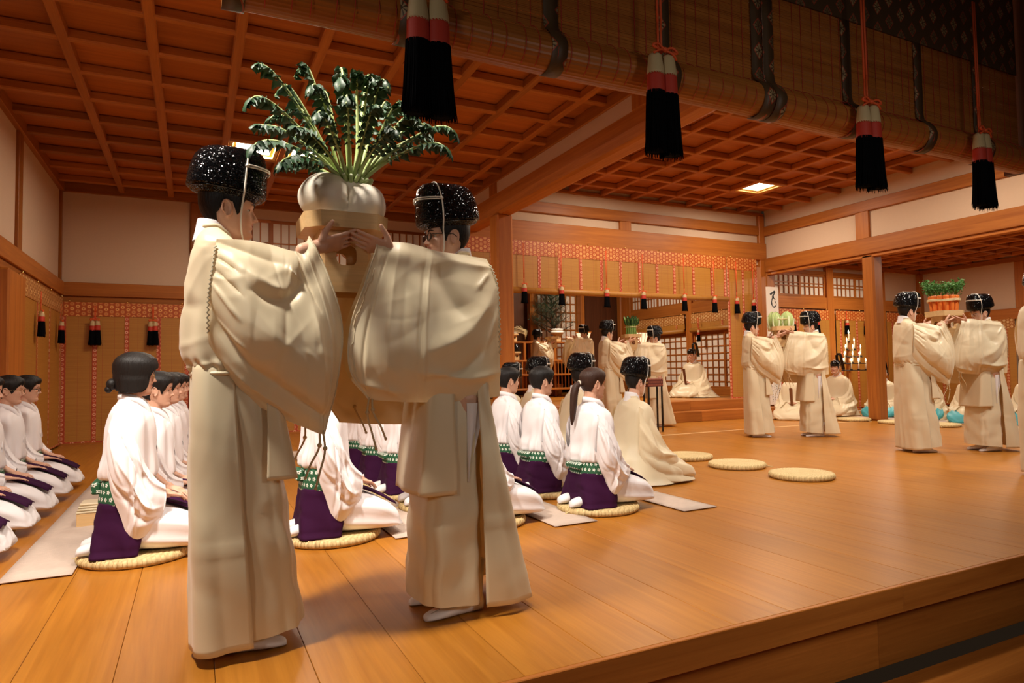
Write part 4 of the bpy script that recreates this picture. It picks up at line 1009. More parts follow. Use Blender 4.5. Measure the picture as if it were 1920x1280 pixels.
# column against the left edge
woman(-1.40, 4.62, 'kneeling woman cut by the left frame edge, only lap in view', cush='straw cushion cut by the left frame edge, nearest of its row')
woman(-1.40, 5.27, 'kneeling woman at left edge whose head is out of frame', cush='straw cushion second from the front in the left edge row')
woman(-1.40, 5.93, 'kneeling short-haired woman without spectacles, half cut by the left edge', cush='straw cushion third from the front in the left edge row')
woman(-1.40, 6.60, 'kneeling short-haired woman with thin gold spectacles near the left wall', glasses=GLASS_G, hair=HAIR_CROP, cush='straw cushion under the woman with thin gold spectacles near left wall')
woman(-1.40, 7.25, 'kneeling woman in dark-rimmed spectacles, farthest of the left edge row', glasses=GLASS_B, cush='straw cushion farthest back in the left edge row')
# second column, led by the bobbed woman
woman(-.345, 4.28, 'kneeling woman with bobbed black hair and a bun, hands on her lap', 'hi', HAIR_BOB, GLASS_G, cush='straw cushion under the woman with bobbed hair')
for i, (x, y) in enumerate(((-.27, 5.0), (-.23, 5.65), (-.20, 6.3), (-.18, 6.95))):
    o_ = ('first', 'second', 'third', 'fourth')[i]
    woman(x, y, 'kneeling woman in white, %s behind the bobbed-hair woman' % o_, hair=(HAIR_SHORTW, HAIR_CROP)[i % 2], cush='straw cushion of the %s woman behind the bobbed-hair woman' % o_)
woman(.70, 4.15, 'kneeling woman framed between the two foreground robes, head hidden by sleeve', 'hi', cush='straw cushion between the two foreground robes')
for i, (x, y) in enumerate(((1.66, 4.05), (1.58, 4.68), (1.52, 5.28), (1.49, 5.88), (1.47, 6.48), (1.46, 7.08))):
    o_ = ('nearest', 'second', 'third', 'fourth', 'fifth', 'sixth')[i]
    woman(x, y, 'kneeling woman seen from behind under the great sleeves, %s of six in that row' % o_, cush='straw cushion of the %s woman in the row under the great sleeves' % o_)
woman(2.56, 4.02, 'kneeling young woman with a long brown ponytail', 'lo', HAIR_PONY, sc=.985, tie=True, cush='straw cushion under the ponytailed woman')
woman(2.53, 4.74, 'kneeling woman with cropped black hair just behind the ponytailed woman', hair=HAIR_CROP, cush='straw cushion under the cropped-hair woman behind the ponytailed woman')
woman(2.55, 5.42, 'kneeling dark-haired woman beside the free column, behind the cropped-hair woman', cush='straw cushion of the third woman behind the ponytailed woman')

# ------------------------------------------------------------------ kneeling and seated priests in spread robes
def mound_clothes(dz, wide):
    K = {}; w = wide
    prof = [(.905, -.055, .050, .066), (.885, -.065, .070, .098), (.862, -.080, .092, .150), (.82, -.098, .120, .200), (.74, -.120, .150, .225), (.60, -.145, .185, .235), (.44, -.175, .235, .25), (.28, -.22, .32, .27+.05*w), (.15, -.27, .41, .30+.10*w), (.06, -.31, .46, .33+.16*w), (.012, -.34, .49, .36+.20*w)]
    rings = []
    P = cr(np.array(prof), 46)
    for i, (z, xb, xf, hy) in enumerate(P):
        t = i/45; ring = []
        for k_, (x, y, zz) in enumerate(rounded(xb, xf, hy, z, 100, 2.3)):
            a = 2*pi*k_/100
            f = .006*sin(7*a+4*t)*t + .030*sin(5*a+1.2+3*t)*t**2.2 + .016*sin(13*a+2-5*t)*t**3
            ring.append((x*(1+f*1.5)+.02, y*(1+f*1.5), max(.008, low(max(z, 0), dz))-.045*max(0, cos(a))*(1-t)**4))
        rings.append(ring)
    b = MB(); b.grid(crumple(rings, .0035, 81, True, 30, .015, .04), True, flip=True); b.tube([(x, y, z+.002) for x, y, z in rings[0]], .008, 6, closed=True); K['robe'] = b
    b = MB(); rings = []
    for z, r_ in ((.86, .078), (.895, .070), (.935, .064), (.938, .060), (.90, .058)): rings.append([(.022+r_*1.02*cos(a), r_*1.02*sin(a), low(z, dz)-.045*max(0, cos(a))-.01*cos(a)) for a in np.linspace(0, 2*pi, 36, endpoint=False)])
    b.grid(cr(rings, 12), True, flip=True); K['collar'] = b
    cols = [[(-.04, .19, .82), (-.075, .235, .66), (-.09, .245, .48), (-.085, .235, .34)],
            [(.03, .225, .765), (.0, .285, .58), (-.03, .31, .36), (-.05, .30, .17)],
            [(.085, .25, .665), (.075, .32, .46), (.05, .36, .25), (.03, .37, .06)],
            [(.15, .24, .57), (.17, .31, .38), (.18, .37, .20), (.19, .42, .03)],
            [(.215, .17, .50), (.25, .25, .34), (.29, .33, .18), (.34, .41, .022)],
            [(.255, .105, .47), (.30, .17, .33), (.37, .25, .17), (.46, .34, .018)]]
    F1 = [(.05, .1, .7, .3, .06, .022), (.08, .4, .9, .5, .07, -.026, .04), (.1, .7, .9, .75, .06, .024, -.03), (.3, .2, .7, .9, .05, .018), (.02, .3, .3, .6, .04, -.016), (.6, .05, .9, .6, .04, .016), (.2, .9, .95, .9, .04, .02)]
    for s in (-1, 1):
        C = [[(x, (.2+(y-.2)*.72)*(1+w*.25*(1-z))*s if y > .2 else y*s, max(.014, low(z, dz))) for x, y, z in c] for c in cols]
        K['sleeve', s] = sleeve_mb(C, s, F1, .11, 48, 40, 5+s, .002)
    # knees covered by the trousers, spread in front
    b = MB()
    b.grid([[(x, hy*math.copysign(abs(cos(a))**.7, cos(a)), z0+hz+hz*math.copysign(abs(sin(a))**.7, sin(a))+.008*sin(9*a+x*20)) for a in np.linspace(0, 2*pi, 48, endpoint=False)] for x, hy, z0, hz in cr(np.array([(-.1, .2, .01, .14), (.15, .30, .01, .14), (.34, .34, .008, .105), (.47, .30, .006, .065), (.53, .2, .006, .02)]), 24)], True, cap=True)
    K['trousers'] = b
    return K
MM = dict(robe=SILK, collar=LINING, sleeve=SILK, trousers=SILK)
MCL = build_set(mound_clothes(.15, .0), MM); MCW = build_set(mound_clothes(.15, 1.0), MM)
TEALT = mound_clothes(.15, 1.0)['trousers'].mesh('trousers', TEAL)
def shaku_mb():
    b = MB(); b.grid([[(x*1.0, y, z) for x, y in ((-.004, -w), (.004, -w), (.004, w), (-.004, w))] for z, w in ((0, .022), (.18, .026), (.36, .030), (.372, .024))], True, cap=True, smooth=False); return b.mesh('wooden_baton', wood('baton_wood', (.16, .06, .025), (.24, .10, .04), 'z'))
SHAKU = shaku_mb()
def priest_seated(x, y, label, rz=0.0, wide=False, hat='hat', teal=False, glasses=None, sc=1.0, z=0.0, baton=False, pitch=0):
    t = thing('person', label, 'person', (x, y, z), rz); t.scale = (sc, sc, sc); M_ = MCW if wide else MCL
    link('body', BODY_SH, t); dress_head(t, HM_SH, HAIR_MAN, HATM if hat == 'hat' else CROWN, HATCORD if hat == 'hat' else CROWNCORD, glasses)
    for n in ('robe', 'collar'): link(n, M_[n], t)
    link('trousers', TEALT if teal else M_['trousers'], t)
    for s in (-1, 1): link('sleeve', M_['sleeve', s], t)
    if baton:
        o = link('wooden_baton', SHAKU, None); setp(o, baton, 'baton')
        o.matrix_world = Matrix.Translation((x, y, z)) @ Matrix.Rotation(rz, 4, 'Z') @ Matrix.Scale(sc, 4) @ Matrix.Translation((.315, 0, .235)) @ Matrix.Rotation(R(12), 4, 'Y')
    return t
priest_seated(3.55, 4.86, 'kneeling priest in black hat right beside the ponytailed woman', glasses=GLASS_B)
priest_seated(3.55, 5.80, 'kneeling priest in black hat seen between the cropped and ponytailed heads', sc=1.06)
priest_seated(3.55, 6.75, 'kneeling priest in black hat behind the cropped-hair woman', sc=1.05)
priest_seated(3.60, 7.55, 'kneeling priest in black hat nearest the free column')
# officials in court caps
priest_seated(10.0, 11.3, 'seated official in court cap alone on the raised sanctuary floor', pi+.30, True, 'crown', z=.37, sc=1.05, baton='dark baton held by the official on the sanctuary floor')
priest_seated(10.45, 9.0, 'seated official half hidden behind the right cabbage bearer, holding a baton', pi+.55, False, 'crown', sc=1.0, baton='dark baton held by the official behind the cabbage bearers')
priest_seated(11.9, 9.15, 'seated official with bowed head in front of the candle stand', pi+.15, False, 'crown', sc=1.10)
for i, (x, y, rz, tl, lb) in enumerate(((12.25, 8.40, pi+.3, True, 'seated attendant in white just right of the square column'), (12.15, 7.52, pi+.35, True, 'seated attendant with teal trousers between the carrot bearers, nearer the square column'), (12.05, 6.68, pi+.35, True, 'seated attendant with teal trousers and baton between the carrot bearers'), (12.2, 5.86, pi+.35, True, 'seated attendant right of the carrot bearers, black cap in view'))):
    priest_seated(x, y, lb, rz, False, 'hat' if i == 3 else 'crown', teal=tl, sc=.94, baton=(None, None, 'dark baton of the attendant between the carrot bearers', 'dark baton of the attendant right of the carrot bearers')[i])

# ------------------------------------------------------------------ bearers farther back
priest_standing('L', (7.30, 7.04, 0), -.54, 'priest at the left of the two carrying cabbages', sc=.965)
priest_standing('R', (8.06, 6.58, 0), pi-.54, 'priest at the right of the two carrying cabbages', sc=.96)
priest_standing('L', (7.46, 4.82, 0), -.44, 'priest at the left of the two carrying carrots', sc=.985)
priest_standing('R', (8.27, 4.42, 0), pi-.44, 'priest with thin spectacles at the right of the two carrying carrots', glasses=GLASS_G, sc=.965)
priest_standing('L', (6.36, 9.36, 0), -.1, 'priest at the left of the two carrying leafy greens', sc=.99)
priest_standing('R', (7.32, 9.2, 0), pi-.45, 'priest at the right of the two carrying leafy greens, seen from behind', sc=.94)
priest_standing('R', (7.62, 12.0, .37), pi, 'priest facing left behind the greens bearers, mostly hidden', sc=.86)
priest_standing('L', (6.95, 13.0, .37), 0, 'priest lifting a tray before the altar shelves', sc=.84)
priest_standing('L', (6.70, 3.12, 0), -.1, 'priest cut off by the right frame edge, only his sleeve and back in view', sc=.985)
# ------------------------------------------------------------------ offering stands and what they carry
def wall_with_hole(b, o, ux, uz, w, h, t, r, hz, n=28):
    """plank w x h (origin o at lower centre, ux along, uz up) pierced by a rounded hole; t thickness along -normal"""
    ux, uz = Vector(ux), Vector(uz); nr = ux.cross(uz)
    def P(u, v, d): return tuple(Vector(o)+ux*u+uz*v-nr*d)
    out, inn = [], []
    for k in range(n):
        a = 2*pi*k/n; c, s = cos(a), sin(a); rr = r*(1-.07*cos(4*a))
        inn.append((rr*c, hz+rr*s)); m = max(abs(c)/(w/2), abs(s)/(h-hz if s > 0 else hz)); out.append((c/m, hz+s/m))
    # pull nearest outline points to the corners
    for cu, cv in ((w/2, 0), (w/2, h), (-w/2, 0), (-w/2, h)):
        i = min(range(n), key=lambda q: (out[q][0]-cu)**2+(out[q][1]-cv)**2); out[i] = (cu, cv)
    rows = [[P(u, v, 0) for u, v in out], [P(u, v, 0) for u, v in inn], [P(u, v, t) for u, v in inn], [P(u, v, t) for u, v in out]]
    b.grid(rows, True, True, smooth=False)
def stand_parts(root_, w=.33, cut=.055, z0=0.0):
    """three-sided ceremonial stand: tray with cut corners on a pierced box; z0 = top of the rim relative to the thing's origin at base"""
    H = .245; rim = .062; hw = w/2
    oct_ = lambda q: [(-q, -q+cut), (-q, q-cut), (-q+cut, q), (q-cut, q), (q, q-cut), (q, -q+cut), (q-cut, -q), (-q+cut, -q)]
    b = MB(); b.grid([[(x, y, H) for x, y in oct_(hw-.003)], [(x, y, H+rim) for x, y in oct_(hw)], [(x, y, H+rim) for x, y in oct_(hw-.008)], [(x, y, H+.012) for x, y in oct_(hw-.010)]], True, smooth=False); b.build('tray_rim', WPALE, root_)
    b = MB(); vs = [(x, y, H) for x, y in oct_(hw-.004)]; v2 = [(x, y, H+.012) for x, y in oct_(hw-.010)]; b.grid([vs, v2], True, cap=True, smooth=False); b.build('tray_bottom', WPALE, root_)
    q = hw*.62; c2 = .018
    for o, ux in (((0, -q, 0), (1, 0, 0)), ((q, 0, 0), (0, 1, 0)), ((0, q, 0), (-1, 0, 0)), ((-q, 0, 0), (0, -1, 0))):
        b = MB(); wall_with_hole(b, o, ux, (0, 0, 1), 2*q-2*c2, H, .008, .043, H*.60); b.build('side_board', WPALE, root_)
    for sx in (-1, 1):
        for sy in (-1, 1):
            b = MB(); pts = [(q-c2, q), (q-c2*.3, q-c2*.3), (q, q-c2), (q-.008, q-c2), (q-.008-c2*.3, q-.008-c2*.3), (q-c2, q-.008)]
            b.grid([[(sx*x, sy*y, z) for x, y in pts] for z in (0, H)], True, cap=True, smooth=False, flip=sx*sy < 0); b.build('corner_board', WPALE, root_)
def offering_stand(loc, label, sc=1.0, rz=0.0, group=None):
    t = thing('offering_stand', label, 'offering stand', loc, rz, group); t.scale = (sc, sc, sc); stand_parts(t); return t
RADM = plain('radish_skin', (0.84, 0.76, 0.62), 0.55, bump=.10, bscale=30, var=.05, sub=.05)
STEMM = plain('pale_green_stalk', (0.42, 0.52, 0.20), 0.45, var=.15, bscale=40)
CUTM = plain('cut_stalk_end', (0.62, 0.66, 0.42), 0.5)
LEAFM = plain('dark_green_leaf', (0.016, 0.058, 0.018), 0.5, var=.35, bscale=120)
PLATEM = plain('white_glaze', (0.80, 0.76, 0.68), 0.25)
ob = offering_stand((.545, 2.70, 1.325), 'large pale wooden offering stand held up between the two foreground priests')
b = MB(); b.lathe([(.004, 0), (.07, .0), (.10, .010), (.125, .026), (.122, .028), (.095, .014), (.004, .010)], 48)
setp(b.build('plate', PLATEM, None, (.545, 2.69, 1.585)), 'shallow white plate under the giant radish', 'plate')
RC = Vector((.548, 2.685, 1.708))
rd = thing('giant_radish', 'giant two-lobed white radish with a fan of dark leaves', 'radish', RC)
b = MB(); b.ball((-.070, 0, .010), (.104, .125, .100), 14, 22); b.ball((.078, -.006, -.012), (.098, .122, .092), 14, 22); b.ball((.0, .02, -.006), (.130, .104, .084), 14, 22); b.ball((.03, .0, .06), (.07, .06, .035), 10, 16)
me = fuse(b, 'root', .005, 9); me.materials.clear(); me.materials.append(RADM)
r_ = np.random.RandomState(2); co = np.empty(len(me.vertices)*3); me.vertices.foreach_get('co', co); co = co.reshape(-1, 3)
nrm = co/np.linalg.norm(co, axis=1, keepdims=True); dsp = np.zeros(len(co))
for k in range(8):
    q = r_.normal(0, 22, 3); dsp += .0011*np.sin(co@q+k)
dsp -= .034*np.exp(-np.abs((co[:, 0]-.012-.06*co[:, 2])/.013)**1.2)*np.clip(-co[:, 1]*9, 0, 1)*np.exp(-((co[:, 2]+.005)/.065)**2)
dsp += .0012*np.sin(co[:, 2]*160+co[:, 0]*18)*np.exp(-((co[:, 0]-.02)/.05)**2)
me.vertices.foreach_set('co', (co+nrm*dsp[:, None]).ravel()); me.update(); link('root', me, rd)
TIPS = [[0.243, 2.55, 2.157], [0.42, 2.75, 2.283], [0.217, 2.6, 2.055], [0.234, 2.5, 1.911], [0.207, 2.4, 1.811], [0.291, 2.4, 1.762], [0.377, 2.75, 1.867], [0.509, 2.5, 2.137], [0.502, 2.8, 2.209], [0.611, 2.7, 2.257], [0.637, 2.6, 2.209], [0.65, 2.45, 2.137], [0.759, 2.6, 2.129], [0.866, 2.8, 2.237], [0.784, 2.5, 2.04], [0.829, 2.55, 2.028], [0.95, 2.55, 2.033], [0.901, 2.5, 1.936], [0.837, 2.75, 2.009], [0.77, 2.85, 2.227], [0.507, 2.4, 2.03], [0.399, 2.85, 2.142], [0.338, 2.7, 2.162], [0.401, 2.45, 2.072], [0.607, 2.4, 2.006], [0.402, 2.35, 1.934], [0.678, 2.4, 1.935], [0.336, 2.4, 1.884], [0.302, 2.75, 2.055], [0.953, 2.8, 2.078], [0.6, 2.95, 2.40], [0.722, 2.95, 2.39]]
def radish_leaf(b, p0, tip, lift, seed, droop=.05):
    r = random.Random(seed); p0, tip = Vector(p0), Vector(tip); d = tip-p0; L = d.length; out = Vector((d.x, d.y, 0)); out = out.normalized() if out.length > .02 else Vector((0, -1, 0))
    mid = p0+d*.5+Vector((0, 0, lift))*L; end = tip+out*.02*L
    P = cr([p0, p0+d*.25+Vector((0, 0, lift*.75))*L, mid, p0+d*.82+Vector((0, 0, lift*.8))*L, end, end+out*.045+Vector((0, 0, -droop))], 34)
    b.tube([tuple(q) for q in P], [.0085*(1-i/33*.83)+.0012 for i in range(34)], 6, 0)
    side0 = d.cross(Vector((0, 0, 1))); side0 = side0.normalized() if side0.length > .01 else Vector((1, 0, 0))
    i = 10
    while i < 34:
        t = i/33; T = Vector(P[min(33, i+1)])-Vector(P[max(0, i-1)]); T.normalize(); sd = (side0-T*side0.dot(T)).normalized(); up = sd.cross(T)
        if up.z < 0: up = -up
        for s in (-1, 1):
            sz = (.011+.022*sin(pi*min(1, (t-.25)/.85)**.8))*r.uniform(.8, 1.15); a = s*r.uniform(.7, 1.15); w = (T*cos(a)*.45+sd*sin(a)).normalized(); v = w.cross(up).normalized()
            tw = r.uniform(-.5, .5); up2 = up*cos(tw)+v*sin(tw); v = w.cross(up2)
            c0 = Vector(P[i]); rows = []
            for x in np.linspace(0, 1, 5):
                hw = sz*.62*sin(pi*min(.97, .12+.80*x)); curl = -1.5*x*x; row = []
                for y in (-1, -.4, .4, 1):
                    q = c0+w*(x*sz*1.25*(1-.15*x))+v*(y*hw)+up2*(sz*(curl*.55+-.30*(1-y*y)*x+.25*y*y*x-.1+.12*sin(9*x+5*y+seed))); row.append(tuple(q))
                rows.append(row)
            b.grid(rows, mi=1)
        i += 2
    # paddle-shaped tip
    T = (Vector(P[-1])-Vector(P[-5])).normalized(); sd = (side0-T*side0.dot(T)).normalized(); up = sd.cross(T); rows = []; sz = r.uniform(.028, .046)
    for x in np.linspace(-.2, 1, 7):
        hw = sz*.5*sin(pi*min(.98, .2+.72*max(0, x))); rows.append([tuple(Vector(P[-4])+T*(x*sz*1.2)+sd*(y*hw)+up*(-.35*sz*x*x+.18*sz*(1-y*y)+.05*sz*sin(8*y+6*x))) for y in np.linspace(-1, 1, 7)])
    b.grid(rows, mi=1)
for i, tp in enumerate(TIPS):
    d = Vector(tp)-RC; a = math.atan2(d.y, d.x); base = Vector((.030+.036*cos(a), .0+.030*sin(a), .078))
    b = MB(); radish_leaf(b, base, d, .06 if d.z > .38 else .10, i*7+1, .05 if i % 3 else .015); b.build('leaf', [STEMM, LEAFM], rd)
rs = random.Random(5)
for k in range(22):
    a = -pi*.98+pi*1.05*(k % 11)/10; ring_ = k//11; el = .55+.35*ring_; R_ = .050-.014*ring_
    p = Vector((.034+R_*cos(a), R_*.85*sin(a), .070+.014*ring_)); dv = Vector((cos(a)*cos(el), sin(a)*cos(el), sin(el))); L = rs.uniform(.030, .048)+.018*ring_
    b = MB(); b.tube([tuple(p), tuple(p+dv*L*.5), tuple(p+dv*L)], [.0095, .0085, .0078], 7, 0, smooth=True); b.ball(tuple(p+dv*L), (.0072, .0072, .0025), 4, 7, 1, rot=dv.to_track_quat('Z', 'Y').to_matrix()); b.build('cut_stalk', [STEMM, CUTM], rd)

# cabbages
CAB1 = plain('cabbage_green', (0.40, 0.50, 0.17), .5, var=.3, bscale=60); CAB2 = plain('cabbage_rib_white', (0.72, 0.76, 0.50), .5)
STRAWBAND = plain('straw_band', (0.70, 0.55, 0.30), .7, bump=.4, bscale=300)
PT = dict(c=(7.68, 6.81, 1.585), k=(7.87, 4.62, 1.615), g=(6.85, 9.30, 1.61))
def cabbage(x, y, z, label, rz):
    t = thing('cabbage', label, 'cabbage', (x, y, z), rz, 'cabbages on the stand')
    b = MB(); b.ball((0, 0, .125), (.083, .083, .118), 12, 18); b.build('heart', CAB2, t)
    for k in range(11):
        a0 = 2*pi*k/11*1.6; w = 1.15; b = MB(); rows = []
        off = .004+.004*(k % 4)
        for v in np.linspace(0, 1, 11):
            el = -1.35+2.65*v; row = []
            for u in np.linspace(-1, 1, 11):
                a = a0+u*w*.5*(.45+.55*sin(pi*min(.95, .15+.8*v))); R_ = 1+off/.09+.03*sin(7*u+9*v+k)*v+.012*(abs(u) < .12)
                row.append((.088*R_*cos(el)*cos(a), .088*R_*cos(el)*sin(a), .125+.125*R_*sin(el)))
            rows.append(row)
        b.grid(rows, mi=0); 
        rib = [(p[5][0]*1.02, p[5][1]*1.02, p[5][2]) for p in rows[:8]]; b.tube(rib, [.020, .019, .017, .014, .011, .008, .005, .003], 6, 1)
        b.build('leaf', [CAB1, CAB2], t)
    return t
x, y, z = PT['c']; SA = .96
offering_stand((x, y, z-.307*SA), 'offering stand carried between the two cabbage bearers', SA, -.54)
cabbage(x-.076, y+.045, z-.045, 'left one of the two pale green cabbages on the stand', 0); cabbage(x+.078, y-.045, z-.045, 'right one of the two pale green cabbages on the stand', 1.3)
b = MB(); b.tube([(x+.182*cos(t)*.857+.099*sin(t)*.515, y-.182*cos(t)*.515+.099*sin(t)*.857, z+.105) for t in np.linspace(0, 2*pi, 40, endpoint=False)], .006, 6, closed=True); b.ball((x-.158, y+.095, z+.105), (.014, .02, .016)); setp(b.build('straw_band', STRAWBAND), 'straw band tied round the two cabbages', 'band')
# carrots
CARM = plain('carrot_orange', (0.80, 0.20, 0.03), .45, var=.12, bscale=50); CARLEAF = plain('carrot_leaf_green', (0.06, 0.19, 0.03), .5, var=.4, bscale=80)
x, y, z = PT['k']; offering_stand((x, y, z-.307*.98), 'offering stand carried between the two carrot bearers', .98, -.44)
def carrot(i, n, px_, py_):
    a = 2*pi*i/n; t = thing('carrot', None, 'carrot', (px_, py_, z-.045), 0, 'carrots in the tied ring')
    b = MB(); lean = Vector((cos(a)*.012, sin(a)*.012, 0)); rows = [(.010, 0), (.017, .012), (.022, .07), (.027, .14), (.031, .195), (.029, .218), (.014, .228)]
    b.grid([[(lean.x*zz*3+rr*(1+.03*sin(zz*150))*cos(q), lean.y*zz*3+rr*sin(q), zz) for q in np.linspace(0, 2*pi, 14, endpoint=False)] for rr, zz in cr(rows, 20)], True, cap=True); b.build('root', CARM, t)
    r = random.Random(i); b = MB()
    for q in range(5):
        aa = a+r.uniform(-.9, .9); sp_ = r.uniform(.03, .085); h = r.uniform(.10, .19); p0 = Vector((lean.x*.6, lean.y*.6, .222)); p1 = p0+Vector((cos(aa)*sp_*.5, sin(aa)*sp_*.5, h*.6)); p2 = p0+Vector((cos(aa)*sp_, sin(aa)*sp_, h))
        b.tube([tuple(p0), tuple(p1), tuple(p2)], [.003, .0022, .0012], 5)
        for w in range(18):
            f = r.uniform(.35, 1.05); c0 = p0.lerp(p2, f)+Vector((r.gauss(0, .020), r.gauss(0, .020), r.gauss(0, .012))); n_ = Vector((r.gauss(0, 1), r.gauss(0, 1), r.gauss(.4, 1))).normalized(); u_ = n_.orthogonal().normalized(); v_ = n_.cross(u_); s_ = r.uniform(.009, .017)
            b.add([tuple(c0+u_*s_*cos(k)*(1 if j % 2 else .55)+v_*s_*sin(k)*(1 if j % 2 else .55)+n_*.003*(j % 3)) for j, k in enumerate(np.linspace(0, 2*pi, 8, endpoint=False))], [tuple(range(8))], 0, False)
    b.build('leafy_top', CARLEAF, t); return t
n = 13; DIRS = []
for i in range(n):
    a = 2*pi*i/n; c_ = carrot(i, n, x+.118*cos(a), y+.118*sin(a)); DIRS.append((c_, a))
for side, sg in (('front', -1), ('back', 1)):
    gr = sorted([(cos(a)*.52-sin(a)*.85, c_) for c_, a in DIRS if (cos(a)*.85+sin(a)*.52)*sg > 0], key=lambda q: q[0])
    for k_, (_, c_) in enumerate(gr): c_['label'] = 'orange carrot in the %s half of the tied ring, %s from the left' % (side, ('first', 'second', 'third', 'fourth', 'fifth', 'sixth', 'seventh', 'eighth')[k_])
b = MB()
for dz_ in (0, .009, .018): b.tube([(x+.163*cos(t), y+.163*sin(t), z+.115+dz_+.004*sin(3*t)) for t in np.linspace(0, 2*pi, 48, endpoint=False)], .005, 6, closed=True)
setp(b.build('straw_band', STRAWBAND), 'straw band tied round the ring of carrots', 'band')
# leafy greens
x, y, z = PT['g']; offering_stand((x, y, z-.307*.9), 'offering stand carried between the two greens bearers', .9, -.3)
t = thing('greens_bunch', 'tall tied bunch of leafy greens on the stand', 'greens', (x, y, z-.045)); r = random.Random(3)
GRS = plain('greens_stalk', (0.25, 0.42, 0.10), .5, var=.2); GRL = plain('greens_leaf', (0.02, 0.085, 0.02), .5, var=.3)
for i in range(34):
    a = i*2.4; rr = .105*math.sqrt((i+.5)/34); p0 = Vector((rr*cos(a), rr*sin(a), 0)); p1 = Vector((rr*.85*cos(a), rr*.85*sin(a), .17)); p2 = Vector((rr*1.25*cos(a)+r.gauss(0, .01), rr*1.25*sin(a)+r.gauss(0, .01), r.uniform(.29, .36)))
    b = MB(); P = cr([p0, p1, p2], 10); b.tube([tuple(q) for q in P], [.009-.0006*k for k in range(10)], 6, 0)
    T = (p2-p1).normalized(); sd = T.cross(Vector((cos(a+r.uniform(-1, 1)), sin(a), 0))).normalized(); nn = sd.cross(T)
    b.grid([[tuple(p1.lerp(p2, .25+.85*v)+sd*u*.030*sin(pi*min(.95, .15+.8*v))+nn*(.008*u*u+.004*sin(9*v+4*u))) for u in np.linspace(-1, 1, 5)] for v in np.linspace(0, 1, 7)], mi=1); b.build('stem', [GRS, GRL], t)
b = MB(); b.tube([(x+.105*cos(q), y+.105*sin(q), z+.125) for q in np.linspace(0, 2*pi, 32, endpoint=False)], .007, 6, closed=True); setp(b.build('straw_band', STRAWBAND), 'straw band tied round the leafy greens', 'band')
# tray lifted at the altar
offering_stand((7.33, 12.95, 1.52), 'offering stand lifted by the priest before the altar shelves', .84)

# ------------------------------------------------------------------ reed blinds, their bands, and tassels
def weave_mat(name, c1, c2, axis, fine=420, trans=0.0):
    m, nt, b = newmat(name); tc = N(nt, 'ShaderNodeTexCoord'); sp = N(nt, 'ShaderNodeSeparateXYZ'); nt.links.new(tc.outputs['Object'], sp.inputs[0])
    z = X_(nt, sp.outputs[2]); u = X_(nt, sp.outputs[0 if axis == 'x' else 1])
    mp = N(nt, 'ShaderNodeMapping'); mp.inputs['Scale'].default_value = (.7, 60, 60) if axis == 'x' else (60, .7, 60); nt.links.new(tc.outputs['Object'], mp.inputs[0])
    no = N(nt, 'ShaderNodeTexNoise', i_Scale=2.0, i_Detail=4.0); nt.links.new(mp.outputs[0], no.inputs['Vector'])
    f = X_(nt, no.outputs['Fac'])*0.9+(z*fine).op('SINE')*0.12+0.05
    col = mixcol(nt, f, c1, c2); th = (u*6.3).fract().lt(0.035); col = mixcol(nt, th*0.55, col, (0.35, 0.05, 0.02))
    nt.links.new(col, b.inputs['Base Color']); b.inputs['Roughness'].default_value = .5
    if trans: b.inputs['Transmission Weight'].default_value = 0.0
    return m
REEDX = weave_mat('reed_blind_x', (.33, .125, .015), (.54, .26, .042), 'x'); REEDY = weave_mat('reed_blind_y', (.33, .125, .015), (.54, .26, .042), 'y')
def medallion_mat(name, axis, base, alt, ring, cell=.074):
    """woven band: staggered round medallions with pale rims"""
    m, nt, b = newmat(name); tc = N(nt, 'ShaderNodeTexCoord'); sp = N(nt, 'ShaderNodeSeparateXYZ'); nt.links.new(tc.outputs['Object'], sp.inputs[0])
    u = X_(nt, sp.outputs[0 if axis == 'x' else 1])*(1/cell); z = X_(nt, sp.outputs[2])*(1/cell)
    col = u.op('FLOOR'); par = (col*0.5).fract()*2.0
    cu = u.fract()-0.5; cv = (z+par*0.5).fract()-0.5; r = (cu*cu+cv*cv).op('SQRT')
    big = r.lt(0.42); rim = r.lt(0.30)*r.gt(0.17); dot = r.lt(0.08)
    chk = ((z*0.5+par*.25).fract()).lt(.5)
    c = mixcol(nt, big, base, alt); c = mixcol(nt, rim*chk, c, ring); c = mixcol(nt, rim*(chk*-1.0+1.0), c, tuple(.5*(a+b_) for a, b_ in zip(base, ring))); c = mixcol(nt, dot, c, (.30, .03, .02))
    nt.links.new(c, b.inputs['Base Color']); b.inputs['Roughness'].default_value = .45; return m
MED_X = medallion_mat('orange_medallion_band_x', 'x', (.42, .075, .010), (.58, .17, .025), (.82, .48, .17)); MED_Y = medallion_mat('gold_medallion_band_y', 'y', (.38, .14, .03), (.55, .24, .05), (.85, .68, .35))
MEDR_X = medallion_mat('narrow_medallion_ribbon_x', 'x', (.42, .06, .02), (.60, .12, .03), (.80, .50, .35), .07); MEDR_Y = medallion_mat('narrow_medallion_ribbon_y', 'y', (.42, .08, .02), (.55, .15, .03), (.75, .5, .3), .07)
GILT = plain('gilt_hook', (.85, .60, .22), .25, metal=1.0)
